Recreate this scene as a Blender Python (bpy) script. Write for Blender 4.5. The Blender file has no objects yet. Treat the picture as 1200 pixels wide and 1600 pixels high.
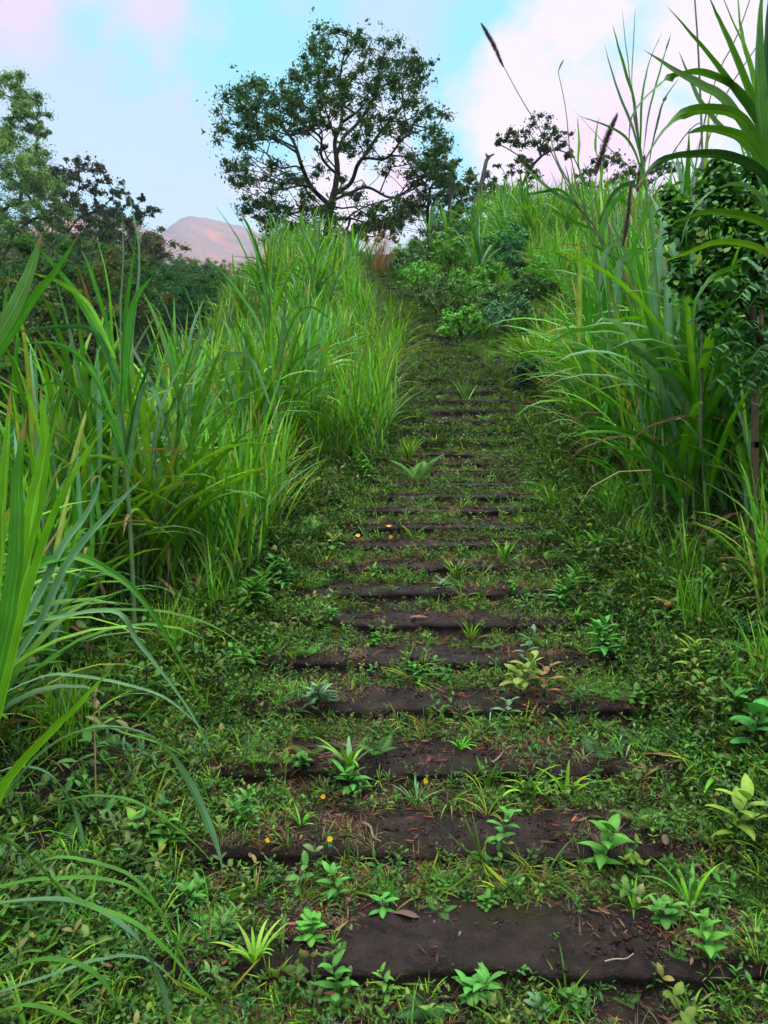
import bpy, math, random
import numpy as np

# ------------------------------------------------------------------ camera, sky, sun, exposure
S = bpy.context.scene
F = 1156.0; HZ = 770.0; EYE = 1.55            # focal length in photo pixels, horizon row, eye height
cam_d = bpy.data.cameras.new("camera"); cam = bpy.data.objects.new("camera", cam_d)
S.collection.objects.link(cam); S.camera = cam
cam.location = (0, 0, EYE); cam.rotation_euler = (math.radians(90), 0, 0)
cam_d.sensor_fit = 'AUTO'; cam_d.sensor_width = 36; cam_d.lens = F / 1600 * 36
cam_d.shift_y = -30 / 1600; cam_d.clip_start = 0.05; cam_d.clip_end = 6000
SUN_EL = math.radians(3.2); SUN_DIR = (0.82, -0.572)   # horizontal direction TOWARDS the sun (behind right)

W = bpy.data.worlds.new("World"); S.world = W; W.use_nodes = True
nt = W.node_tree; nt.nodes.clear()
def N(tp, **k):
    n = nt.nodes.new(tp)
    for a, b in k.items(): setattr(n, a, b)
    return n
def L(a, b): nt.links.new(a, b)
def val(node, i, v): node.inputs[i].default_value = v
def mth(op, a, b=None, c=None, clamp=False):
    n = N('ShaderNodeMath', operation=op, use_clamp=clamp)
    for i, v in enumerate((a, b, c)):
        if v is None: continue
        if isinstance(v, (int, float)): n.inputs[i].default_value = v
        else: L(v, n.inputs[i])
    return n.outputs[0]
def mixc(f, a, b, mode='MIX'):
    n = N('ShaderNodeMix', data_type='RGBA', blend_type=mode)
    if isinstance(f, (int, float)): n.inputs[0].default_value = f
    else: L(f, n.inputs[0])
    for i, v in ((6, a), (7, b)):
        if isinstance(v, tuple): n.inputs[i].default_value = (*v, 1)
        else: L(v, n.inputs[i])
    return n.outputs[2]
tc = N('ShaderNodeTexCoord'); D = tc.outputs['Generated']
sky = N('ShaderNodeTexSky', sky_type='NISHITA', sun_disc=False)
sky.sun_elevation = SUN_EL; sky.sun_rotation = math.atan2(SUN_DIR[0], SUN_DIR[1]); sky.altitude = 900
nz = N('ShaderNodeTexNoise'); nz.inputs['Scale'].default_value = 3.2; nz.inputs['Detail'].default_value = 9; nz.inputs['Roughness'].default_value = .56
L(D, nz.inputs['Vector'])
nz2 = N('ShaderNodeTexNoise'); nz2.inputs['Scale'].default_value = 11; nz2.inputs['Detail'].default_value = 10; nz2.inputs['Roughness'].default_value = .6
L(D, nz2.inputs['Vector'])
def blob(px, py, rad, soft=1.0):
    """cloud bank in the direction seen at (px,py), rad in photo pixels"""
    v = np.array([(px - 600) / F, 1, (HZ - py) / F]); v /= np.linalg.norm(v)
    dp = N('ShaderNodeVectorMath', operation='DISTANCE'); L(D, dp.inputs[0]); dp.inputs[1].default_value = tuple(v)
    q = mth('DIVIDE', dp.outputs['Value'], rad / F)
    q = mth('ADD', q, mth('MULTIPLY', mth('SUBTRACT', nz.outputs[0], .5), 4.4))
    q = mth('ADD', q, mth('MULTIPLY', mth('SUBTRACT', nz2.outputs[0], .5), 2.3))
    return mth('SUBTRACT', 1.0, mth('DIVIDE', mth('SUBTRACT', q, .45), .70 * soft), clamp=True)
def mx(*a):
    r = a[0]
    for b in a[1:]: r = mth('MAXIMUM', r, b)
    return r
skyc = mixc(.04, (.18, .86, 1.08), mixc(1.0, sky.outputs[0], (.25, .25, .25), 'MULTIPLY'), 'MIX')
lav = mx(blob(90, 190, 150, 1.1), blob(290, 290, 120, 1.1), blob(20, 60, 120, 1.1), blob(600, 30, 110, 1.3))
c1 = mixc(mth('MULTIPLY', lav, .75), skyc, (.50, .70, .98))
wht = mx(blob(790, 190, 115), blob(900, 0, 75), blob(570, 310, 150, 1.1), blob(900, 330, 190), blob(1090, 60, 70))
c2 = mixc(mth('MULTIPLY', wht, .95), c1, (.95, .87, .99))
pnk = mx(blob(240, -10, 85, 1.2), blob(20, -10, 60, 1.2), blob(930, 300, 90, 1.2), blob(640, 300, 70, 1.2))
c3 = mixc(mth('MULTIPLY', pnk, .75), c2, (.92, .66, 1.0))
# unseen sky behind the camera and overhead: brightness added to light the foreground
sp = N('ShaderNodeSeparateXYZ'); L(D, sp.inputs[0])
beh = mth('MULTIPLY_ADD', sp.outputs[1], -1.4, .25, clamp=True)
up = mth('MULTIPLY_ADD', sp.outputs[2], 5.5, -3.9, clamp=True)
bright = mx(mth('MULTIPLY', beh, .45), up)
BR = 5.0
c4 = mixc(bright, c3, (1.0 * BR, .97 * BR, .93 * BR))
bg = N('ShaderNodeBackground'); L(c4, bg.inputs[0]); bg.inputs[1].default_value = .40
out = N('ShaderNodeOutputWorld'); L(bg.outputs[0], out.inputs[0])

sd = bpy.data.lights.new("sun", 'SUN'); sun = bpy.data.objects.new("sun", sd); S.collection.objects.link(sun)
sd.energy = 5.0; sd.angle = math.radians(.6); sd.color = (1.0, .38, .20)
from mathutils import Vector, Matrix
hd = Vector((*SUN_DIR, 0)).normalized() * math.cos(SUN_EL); hd.z = math.sin(SUN_EL)
sun.rotation_euler = (-hd).to_track_quat('-Z', 'Y').to_euler()
S.view_settings.view_transform = 'Standard'; S.view_settings.look = 'None'
S.view_settings.exposure = 1.32; S.view_settings.gamma = 1.0; S.view_settings.use_curve_mapping = False
S.render.engine = 'CYCLES'
S.cycles.max_bounces = 6; S.cycles.diffuse_bounces = 1; S.cycles.glossy_bounces = 1; S.cycles.transmission_bounces = 3
S.cycles.transparent_max_bounces = 4; S.cycles.volume_bounces = 0; S.cycles.use_denoising = True
S.cycles.caustics_reflective = False; S.cycles.caustics_refractive = False
S.render.use_persistent_data = False

rng = np.random.default_rng(7); random.seed(7)
U = rng.uniform; NR = rng.normal
C = S.collection

# ------------------------------------------------------------------ noise
def _h(i, j, s):
    n = (i.astype(np.int64) * 374761393 + j.astype(np.int64) * 668265263 + s * 974634777) & 0xffffffff
    n = ((n ^ (n >> 13)) * 1274126177) & 0xffffffff
    return ((n ^ (n >> 16)) & 0xffff) / 65535.0
def vn(x, y, sc=1.0, seed=0, octv=3):
    x = np.asarray(x, float) * sc; y = np.asarray(y, float) * sc; r = 0; a = 1; t = 0
    for o in range(octv):
        i = np.floor(x); j = np.floor(y); fx = x - i; fy = y - j
        fx = fx * fx * (3 - 2 * fx); fy = fy * fy * (3 - 2 * fy)
        v = (_h(i, j, seed) * (1 - fx) + _h(i + 1, j, seed) * fx) * (1 - fy) + (_h(i, j + 1, seed) * (1 - fx) + _h(i + 1, j + 1, seed) * fx) * fy
        r = r + a * v; t += a; a *= .5; x = x * 2.03; y = y * 2.03; seed += 17
    return r / t
def sst(a, b, x):
    t = np.clip((np.asarray(x, float) - a) / (b - a), 0, 1); return t * t * (3 - 2 * t)

# ------------------------------------------------------------------ terrain
T = .5; R = .139; D0 = 2.44; NS = 17; NU = 52
_py = np.linspace(-20, 60, 1601)
_px = np.interp(_py, [-20, 0, 2.4, 4.9, 9.4, 12.6, 16, 19.2, 26, 34, 60], [.1, .2, .3, .34, .85, 1.35, 1.2, .85, .25, -.2, -.2])
_k = np.ones(41) / 41; _px = np.convolve(np.pad(_px, 20, mode='edge'), _k, 'valid')
def xc(y): return np.interp(y, _py, _px)
_ty = np.linspace(-120, 400, 5201)
_sl = np.interp(_ty, [-120, -45, -35, -5, 9.9, 10.9, 27, 33, 46, 70, 400], [0, 0, .2, .278, .278, .45, .45, .36, .02, -.12, 0])
_tz = np.concatenate([[0], np.cumsum((_sl[1:] + _sl[:-1]) / 2 * (_ty[1] - _ty[0]))]); _tz -= np.interp(D0, _ty, _tz)
def zp(y): return np.interp(y, _ty, _tz)
def ground(x, y, rough=True):
    x = np.asarray(x, float); y = np.asarray(y, float)
    s = x - xc(y); z = zp(y)
    r = np.maximum(s - 1.25, 0); z = z + .30 * np.minimum(r, 4) + .05 * np.maximum(r - 4, 0) + .10 * sst(.9, 1.5, s)
    e = 1.9 + .06 * np.clip(y, 0, 60)
    l = np.maximum(-s - e, 0); z = z - .85 * l * sst(0, 1.5, l) + .05 * sst(1.2, 1.8, -s)
    V = -13 + 46 * sst(40, 125, y - .35 * x) * (1 - .75 * sst(-10, 22, x))
    V = V + 5 * (vn(x, y, .03, 5) - .5)
    z = np.maximum(z, V)
    B = -13 + (69 + 8 * (vn(x, y, .02, 9) - .5)) * sst(-40, -105, y)  # unseen ridge behind the camera, added to keep the low sun off the foreground
    z = np.maximum(z, B)
    if rough:
        z = z + .22 * (vn(x, y, .7, 1) - .5) * sst(1.0, 2.0, np.abs(s)) + .05 * (vn(x, y, 4, 2) - .5) + .35 * (vn(x, y, .5, 3) - .5) * sst(11, 16, y) * sst(-.5, .8, np.abs(s))
    return z
YEND = D0 + (NS - 1) * T + .35; YUP = D0 + (NU - 1) * T + .35
def hw(y): return np.interp(y, [9, 12, 16], [1.28, .85, .55])
def zst(i): return zp(D0 + i * T)
def hq(x, y):
    """surface height incl. the earth steps"""
    x = np.asarray(x, float); y = np.asarray(y, float)
    s = x - xc(y); i = np.floor((y - D0) / T)
    st = zst(i) + np.clip(((y - D0) / T - i - .78) / .22, 0, 1) * (zst(i + 1) - zst(i)) * .36
    on = (np.abs(s) < hw(y)) & (y < YUP) & (y > D0 - 3 * T)
    return np.where(on, st, ground(x, y))
def P(px, py, d): return np.array([(px - 600) / F * d, d, EYE + (HZ - py) / F * d])
def hit(px, py, d0=1.6, d1=60):
    ds = np.concatenate([np.arange(d0, 12, .02), np.arange(12, d1, .1)])
    X = (px - 600) / F * ds; Z = EYE + (HZ - py) / F * ds; G_ = hq(X, ds)
    k = np.argmax(Z <= G_) if (Z <= G_).any() else len(ds) - 1
    return np.array([X[k], ds[k], float(hq(X[k], ds[k]))])

# ------------------------------------------------------------------ mesh builder
class G:
    def __init__(s): s.v = []; s.f = []; s.c = []; s.n = 0
    def add(s, v, f, c):
        v = np.asarray(v, np.float32).reshape(-1, 3); f = np.asarray(f, np.int32).reshape(-1, 4)
        c = np.asarray(c, np.float32); c = np.broadcast_to(c, (len(v), 3)) if c.ndim == 1 else c.reshape(-1, 3)
        s.v.append(v); s.f.append(f + s.n); s.c.append(c); s.n += len(v)
    def arr(s): return np.concatenate(s.v), np.concatenate(s.f), np.concatenate(s.c)
    def build(s, name, mat, parent=None, smooth=True, loc=None):
        me = bpy.data.meshes.new(name)
        if s.n:
            v, f, c = s.arr()
            me.vertices.add(len(v)); me.vertices.foreach_set('co', v.ravel())
            me.loops.add(len(f) * 4); me.loops.foreach_set('vertex_index', f.ravel())
            me.polygons.add(len(f)); me.polygons.foreach_set('loop_start', np.arange(len(f), dtype=np.int32) * 4)
            me.polygons.foreach_set('use_smooth', np.full(len(f), smooth))
            me.update(calc_edges=True)
            a = me.color_attributes.new('tint', 'FLOAT_COLOR', 'POINT')
            a.data.foreach_set('color', np.concatenate([c, np.ones((len(c), 1), np.float32)], 1).ravel())
        me.materials.append(mat)
        o = bpy.data.objects.new(name, me); C.objects.link(o)
        if parent is not None: o.parent = parent
        if loc is not None: o.location = loc
        return o
def thing(name, label, cat, loc=(0, 0, 0), rz=0, group=None):
    o = bpy.data.objects.new(name, None); C.objects.link(o); o.location = loc; o.rotation_euler = (0, 0, rz)
    o.empty_display_size = .1; tag(o, label, cat, group); return o
def tag(o, label=None, cat=None, group=None, kind=None):
    if label: o['label'] = label
    if cat: o['category'] = cat
    if group: o['group'] = group
    if kind: o['kind'] = kind
    return o
def dup(o, loc, rz, sc=1.0, label=None, tilt=(0, 0)):
    r = o.copy(); C.objects.link(r); r.location = loc; r.rotation_euler = (tilt[0], tilt[1], rz); r.scale = (sc,) * 3 if np.isscalar(sc) else sc
    if label: r['label'] = label
    for ch in o.children:
        c = ch.copy(); C.objects.link(c); c.parent = r
        for g in ch.children:
            d = g.copy(); C.objects.link(d); d.parent = c
    return r

# ------------------------------------------------------------------ materials
def mat(name): 
    m = bpy.data.materials.new(name); m.use_nodes = True; m.node_tree.nodes.clear(); return m
def leafmat(name, trans=.3, rough=.5, spec=.35, vary=.25, nscale=14):
    global nt
    m = mat(name); nt = m.node_tree
    a = N('ShaderNodeAttribute', attribute_name='tint'); oi = N('ShaderNodeObjectInfo'); t = N('ShaderNodeTexCoord')
    n = N('ShaderNodeTexNoise'); n.inputs['Scale'].default_value = nscale; n.inputs['Detail'].default_value = 3; L(t.outputs['Object'], n.inputs['Vector'])
    hs = N('ShaderNodeHueSaturation'); L(a.outputs['Color'], hs.inputs['Color'])
    L(mth('MULTIPLY_ADD', oi.outputs['Random'], .024, .488), hs.inputs['Hue'])
    v = mth('MULTIPLY_ADD', oi.outputs['Random'], vary, 1 - vary / 2)
    v = mth('MULTIPLY', v, mth('MULTIPLY_ADD', n.outputs[0], 1.0, .5)); L(v, hs.inputs['Value'])
    p = N('ShaderNodeBsdfPrincipled'); L(hs.outputs[0], p.inputs['Base Color']); p.inputs['Roughness'].default_value = rough; p.inputs['Specular IOR Level'].default_value = spec
    o = N('ShaderNodeOutputMaterial')
    if trans > 0:
        tr = N('ShaderNodeBsdfTranslucent'); L(mixc(1.0, hs.outputs[0], (1.25, 1.15, .6), 'MULTIPLY'), tr.inputs[0])
        mxs = N('ShaderNodeMixShader'); mxs.inputs[0].default_value = trans; L(p.outputs[0], mxs.inputs[1]); L(tr.outputs[0], mxs.inputs[2]); L(mxs.outputs[0], o.inputs[0])
    else: L(p.outputs[0], o.inputs[0])
    return m
def groundmat(name, c1, c2, c3, sc=6, bump=.5, rough=.9):
    global nt
    m = mat(name); nt = m.node_tree; t = N('ShaderNodeTexCoord')
    def nn(s, d=8):
        n = N('ShaderNodeTexNoise'); n.inputs['Scale'].default_value = s; n.inputs['Detail'].default_value = d; n.inputs['Roughness'].default_value = .65; L(t.outputs['Object'], n.inputs['Vector']); return n.outputs[0]
    a = nn(sc); b = nn(sc * .23); c = nn(sc * 9, 5)
    col = mixc(mth('MULTIPLY_ADD', a, 4, -1.55, clamp=True), c1, c2)
    col = mixc(mth('MULTIPLY_ADD', b, 7, -3.5, clamp=True), col, c3)
    col = mixc(mth('MULTIPLY_ADD', c, 5, -3.0, clamp=True), col, tuple(np.array(c2) * 1.9 + .01))
    p = N('ShaderNodeBsdfPrincipled'); L(col, p.inputs['Base Color']); p.inputs['Roughness'].default_value = rough; p.inputs['Specular IOR Level'].default_value = .25
    bp = N('ShaderNodeBump'); bp.inputs['Strength'].default_value = bump; bp.inputs['Distance'].default_value = .05
    L(mth('ADD', mth('MULTIPLY', a, .6), mth('MULTIPLY', c, .4)), bp.inputs['Height']); L(bp.outputs[0], p.inputs['Normal'])
    o = N('ShaderNodeOutputMaterial'); L(p.outputs[0], o.inputs[0]); return m
M_blade = leafmat('grass_blade', .27, .45, .28)
M_leaf = leafmat('leaf', .18, .5, .25)
M_tree = leafmat('tree_leaf', .28, .65, .08, nscale=.6)
M_dry = leafmat('dry_leaf', .15, .75, .15)
M_wood = leafmat('bark', 0, .85, .15, nscale=22)
M_soil = groundmat('dark_soil', (.014, .009, .009), (.050, .031, .029), (.028, .022, .008), 9, 1.0, .6)
M_ground = groundmat('overgrown_soil', (.006, .005, .003), (.016, .015, .006), (.012, .020, .005), 5, .9)

LIME = (.165, .42, .018); GRN = (.070, .25, .018); BLUE = (.12, .28, .12); DEEP = (.035, .125, .025); YEL = (.30, .38, .05)
STRAW = (.42, .30, .16); BROWN = (.16, .09, .05); HERB = (.045, .155, .014)
def pick(n, cols, w, j=.18):
    cols = np.array(cols); k = rng.choice(len(cols), n, p=np.array(w) / sum(w))
    return cols[k] * (1 + U(-j, j, (n, 1))) * (1 + U(-j * .4, j * .4, (n, 3)))

# ------------------------------------------------------------------ blades and leaves (vectorised)
def prof(kind, t):
    if kind == 'grass': return (.45 + .55 * np.sin(np.minimum(t * 3.2, math.pi / 2))) * (1 - t ** 2.6) ** .9
    if kind == 'lance': return np.sin(math.pi * np.clip(t, 0, 1) ** .75) ** .9 + .04
    if kind == 'oval': return np.sin(math.pi * np.clip(t * .97 + .015, 0, 1)) ** .6
    if kind == 'obov': return np.sin(math.pi * np.clip(t, 0, 1) ** 1.6) ** .75 * .97 + .03
    if kind == 'heart': return np.sin(math.pi * np.clip(t * .93 + .06, 0, 1) ** .6) ** .9
def curve_ribbon(pts, side, width, kind, col, fold=.18, rib=1.25, tipc=None, cols=3):
    """pts (N,K+1,3) side (N,K+1,3) width (N,); cols = vertices across the blade (odd)"""
    n, k1, _ = pts.shape; t = np.linspace(0, 1, k1)
    w = prof(kind, t)[None, :, None] * width[:, None, None] * .5; w[:, -1] = np.maximum(w[:, -1], 1e-4)
    tan = np.gradient(pts, axis=1); nrm = np.cross(side, tan); nrm /= np.linalg.norm(nrm, axis=2, keepdims=True) + 1e-9
    if cols == 3: u = np.array([-1., 0, 1]); vt = np.array([1, rib, 1])
    else:
        u = np.concatenate([np.linspace(-1, -.07, cols // 2), [0], np.linspace(.07, 1, cols // 2)]); vt = np.where(np.arange(cols) % 2 == 0, .86, 1.10) * (1 + U(-.07, .07, cols)); vt[cols // 2] = rib * 1.45; vt[0] = vt[-1] = .8
    q_ = [pts + side * w * a - nrm * w * fold * 2 * (1 - abs(a)) for a in u]
    v = np.stack(q_, 2); m_ = len(u); idx = np.arange(n * k1 * m_).reshape(n, k1, m_)
    q = [np.stack([idx[:, :-1, j], idx[:, :-1, j + 1], idx[:, 1:, j + 1], idx[:, 1:, j]], -1).reshape(-1, 4) for j in range(m_ - 1)]
    c = np.broadcast_to(np.asarray(col, float).reshape(-1, 1, 1, 3), (n, k1, m_, 3)) * vt[None, None, :, None]
    if tipc is not None:
        b_ = (t[None, :] > tipc[:, None])[..., None, None]; c = np.where(b_, np.array((.30, .20, .07)), c)
    return v.reshape(-1, 3), np.concatenate(q), c.reshape(-1, 3)
def blades(base, az, el, length, width, bend, col, K=7, kind='grass', fold=.18, twist=0, pw=1.4, rib=1.25, wob=0, tipc=None):
    n = len(az); t = np.linspace(0, 1, K + 1)
    tm = (t[1:] + t[:-1]) / 2
    e = el[:, None] - bend[:, None] * tm[None] ** pw
    a = az[:, None] + wob * np.sin(tm[None] * 3 + az[:, None] * 5) * np.ones((n, 1))
    st = np.stack([np.cos(e) * np.cos(a), np.cos(e) * np.sin(a), np.sin(e)], -1) * (length[:, None, None] / K)
    pts = np.concatenate([np.zeros((n, 1, 3)), np.cumsum(st, 1)], 1) + base[:, None]
    sd = np.stack([-np.sin(az), np.cos(az), np.zeros(n)], -1)[:, None] * np.ones((1, K + 1, 1))
    if np.ndim(twist) or twist:
        tw = (np.asarray(twist).reshape(-1, 1) * t[None])[..., None]
        tan = np.gradient(pts, axis=1); tan /= np.linalg.norm(tan, axis=2, keepdims=True) + 1e-9
        sd = sd * np.cos(tw) + np.cross(tan, sd) * np.sin(tw)
    return curve_ribbon(pts, sd, width, kind, col, fold, rib, tipc)
def tube(g, pts, rad, col, n=6):
    pts = np.asarray(pts, float); k = len(pts); rad = np.broadcast_to(rad, (k,))
    tan = np.gradient(pts, axis=0); tan /= np.linalg.norm(tan, axis=1, keepdims=True) + 1e-9
    ref = np.where(np.abs(tan[:, 2:3]) > .95, np.array([[1., 0, 0]]), np.array([[0, 0, 1.]]))
    u = np.cross(tan, ref); u /= np.linalg.norm(u, axis=1, keepdims=True) + 1e-9; w = np.cross(tan, u)
    a = np.linspace(0, 2 * math.pi, n, endpoint=False)
    v = pts[:, None] + rad[:, None, None] * (u[:, None] * np.cos(a)[None, :, None] + w[:, None] * np.sin(a)[None, :, None])
    i = np.arange(k * n).reshape(k, n); j = np.roll(i, -1, 1)
    g.add(v, np.stack([i[:-1], j[:-1], j[1:], i[1:]], -1).reshape(-1, 4), col)
def tubes(g, A, B, ra, rb, col, n=4):
    """many straight tubes at once"""
    A = np.asarray(A, float); B = np.asarray(B, float); t = B - A; t /= np.linalg.norm(t, axis=1, keepdims=True) + 1e-9
    ref = np.where(np.abs(t[:, 2:3]) > .95, np.array([[1., 0, 0]]), np.array([[0, 0, 1.]]))
    u = np.cross(t, ref); u /= np.linalg.norm(u, axis=1, keepdims=True); w = np.cross(t, u)
    a = np.linspace(0, 2 * math.pi, n, endpoint=False); ring = u[:, None] * np.cos(a)[None, :, None] + w[:, None] * np.sin(a)[None, :, None]
    v = np.stack([A[:, None] + ring * ra[:, None, None], B[:, None] + ring * rb[:, None, None]], 1)
    i = np.arange(len(A) * 2 * n).reshape(-1, 2, n); j = np.roll(i, -1, 2)
    g.add(v, np.stack([i[:, 0], j[:, 0], j[:, 1], i[:, 1]], -1).reshape(-1, 4), col)
def cat(pts, k):
    """smooth curve through control points, k+1 samples"""
    p = np.asarray(pts, float); p = np.vstack([2 * p[0] - p[1], p, 2 * p[-1] - p[-2]]); n = len(p) - 3
    u = np.linspace(0, n - 1e-6, k + 1); i = u.astype(int); f = (u - i)[:, None]
    a, b, c, d = p[i], p[i + 1], p[i + 2], p[i + 3]
    return .5 * (2 * b + (c - a) * f + (2 * a - 5 * b + 4 * c - d) * f * f + (3 * b - a - 3 * c + d) * f ** 3)
def leafball(g, centres, rads, n, size, cols, w, flat=.75, kind=0, up=.35, asp=.5):
    """n leaves per centre spread in its volume; each leaf a folded 4-point blade"""
    cs = np.repeat(np.asarray(centres, float), n, 0); rr = np.repeat(np.asarray(rads, float), n)
    d = NR(0, 1, cs.shape); d /= np.linalg.norm(d, axis=1, keepdims=True)
    rad = np.abs(NR(0, .62, len(cs)))
    pos = cs + d * (rr * rad)[:, None] * np.array([1, 1, flat])
    nd = d + np.array([0, 0, up]) + NR(0, .6, d.shape); nd /= np.linalg.norm(nd, axis=1, keepdims=True)
    a = NR(0, 1, d.shape); a = a - (a * nd).sum(1, keepdims=True) * nd; a /= np.linalg.norm(a, axis=1, keepdims=True); b = np.cross(nd, a)
    s = (size * U(.6, 1.35, len(cs)))[:, None]
    v = np.stack([pos - a * s * .5, pos + b * s * asp * .5 - nd * s * .06, pos + a * s * .5 - nd * s * .12, pos - b * s * asp * .5 - nd * s * .06], 1)
    idx = np.arange(len(cs) * 4).reshape(-1, 4)
    c = pick(len(cs), cols, w, .22) * 1.25; cl = np.repeat(1 + U(-.16, .16, len(centres)), n)[:, None]
    g.add(v, idx, np.repeat(c * cl, 4, 0))

# ------------------------------------------------------------------ the ground sheet
def axis(pts):
    o = []
    for a, b, st in pts: o.append(np.arange(a, b, st))
    return np.concatenate(o + [[pts[-1][1]]])
gx = axis([(-420, -120, 15), (-120, -20, 3), (-20, -5, .6), (-5, -1.5, .15), (-1.5, 3, .08), (3, 8, .2), (8, 20, .6), (20, 120, 4), (120, 420, 20)])
gy = axis([(-260, -30, 8), (-30, 0, 1.5), (0, 1.5, .3), (1.5, 7, .07), (7, 14, .12), (14, 34, .3), (34, 60, 1), (60, 160, 3), (160, 420, 14)])
XX, YY = np.meshgrid(gx, gy); ZZ = ground(XX, YY)
under = (np.abs(XX - xc(YY)) < hw(YY) - .08) & (YY < YUP - .1) & (YY > D0 - 3 * T - .1)
ZZ = np.where(under, ZZ - .30, ZZ)
g = G(); nx = len(gx); i = np.arange(len(gy) * nx).reshape(len(gy), nx)
g.add(np.stack([XX, YY, ZZ], -1), np.stack([i[:-1, :-1], i[:-1, 1:], i[1:, 1:], i[1:, :-1]], -1).reshape(-1, 4), (.03, .03, .02))
tag(g.build('ground', M_ground), kind='structure')

# mountain
M_mount = groundmat('mountain_slope', (.05, .06, .08), (.10, .085, .09), (.19, .09, .055), .05, .9)  # orange patches put the sunset glow into the slope colour
xs = np.linspace(-900, 500, 420); ys = np.linspace(650, 1300, 200); XX, YY = np.meshgrid(xs, ys)
rid = np.interp(XX, [-900, -520, -420, -385, -362, -345, -326, -300, -286, -272, -257, -241, -221, -201, -177, -153, -137, -90, -20, 120, 500], [250, 300, 335, 346, 350, 346, 336, 306, 324, 338, 345, 348, 346, 343, 337, 328, 320, 300, 270, 200, 120])
rn = vn(XX, YY, .012, 31, 4) - .5
ZZ = EYE + rid * (1 - np.abs(YY - 930 - 70 * (vn(XX, XX * 0, .01, 8) - .5)) / 560) ** 1.0 + (-np.abs(rn) * 190 - 12) * sst(10, 200, np.abs(YY - 930)) + 16 * (vn(XX, YY, .05, 33, 5) - .5) * sst(0, 40, np.abs(YY - 930)) + 5 * (vn(XX, YY, .12, 35, 3) - .5)
ZZ -= 55 * np.abs(np.sin(XX * .022 + 2 * vn(XX, YY, .006, 4))) * sst(0, 200, 930 - YY)
wob = 40 * (vn(YY, XX * 0, .012, 55) - .5)
for xs_, zt, sl, sw in ((-226, 344, .50, .55), (-150, 322, .52, .60), (-330, 346, .50, .5), (-60, 280, .5, .6), (-286, 318, .56, .7)):
    ZZ = np.maximum(ZZ, np.where(YY < 930, EYE + zt - sl * (930 - YY) - sw * np.abs(XX - xs_ - wob * (930 - YY) / 80) + rn * 26, -99))
g = G(); i = np.arange(XX.size).reshape(XX.shape)
g.add(np.stack([XX, YY, ZZ], -1), np.stack([i[:-1, :-1], i[:-1, 1:], i[1:, 1:], i[1:, :-1]], -1).reshape(-1, 4), (.1, .1, .1))
tag(g.build('mountain', M_mount), kind='structure')

# ------------------------------------------------------------------ the earth steps
stairs = thing('stairway', 'overgrown flight of dark earth steps climbing the hill', 'stairs', (0, 0, 0))
for i in range(-3, NU):
    y0 = D0 + i * T; z0 = float(zst(i)); c = float(xc(y0)); h_ = float(hw(y0)) + .14; up_ = float(zst(i) - zst(i - 1)) / R
    xx = np.arange(c - h_, c + h_, .045 if i < NS else .07)
    prf = [(.62, 0), (.5, 0), (.45, 0), (.40, .0), (.35, 0), (.30, .0), (.26, 0), (.22, 0), (.18, 0), (.14, 0), (.11, -.001), (.08, -.003), (.055, -.005), (.03, -.009), (.0, -.022), (-.006, -.036), (.006, -.055), (.010, -.075), (.0, -.090), (-.03, -.104), (-.07, -.120), (-.11, -.140), (-.13, -.165)]
    Y0, Z0 = np.array([p[0] for p in prf]), np.array([p[1] for p in prf])
    XX = np.repeat(xx[:, None], len(prf), 1); wv = (vn(xx, xx * 0 + i * 7.3, 1.6, 11) - .5)[:, None]; wv2 = (vn(xx, xx * 0 + i * 3.1, 7, 12) - .5)[:, None]
    YY = y0 + Y0[None] + (wv * .09 + wv2 * .035) * (Y0 < .25)[None] + .012 * (vn(XX * 9, Z0[None] * 9 + i, 1, 3) - .5)
    ZZ = z0 + Z0[None] * np.where(Z0 < -.03, up_, 1.0)[None] + .034 * (vn(XX, YY + i, 3.5, 13) - .5) + .022 * (vn(XX, YY + i, 15, 15) - .5) + .010 * (vn(XX, YY + i, 40, 16, 2) - .5) - .03 * np.maximum(wv, 0)
    n = len(prf); k = np.arange(XX.size).reshape(XX.shape); g = G()
    g.add(np.stack([XX, YY, ZZ], -1), np.stack([k[:-1, :-1], k[1:, :-1], k[1:, 1:], k[:-1, 1:]], -1).reshape(-1, 4), (.04, .03, .02))
    g.build('step', M_soil, stairs)

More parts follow.
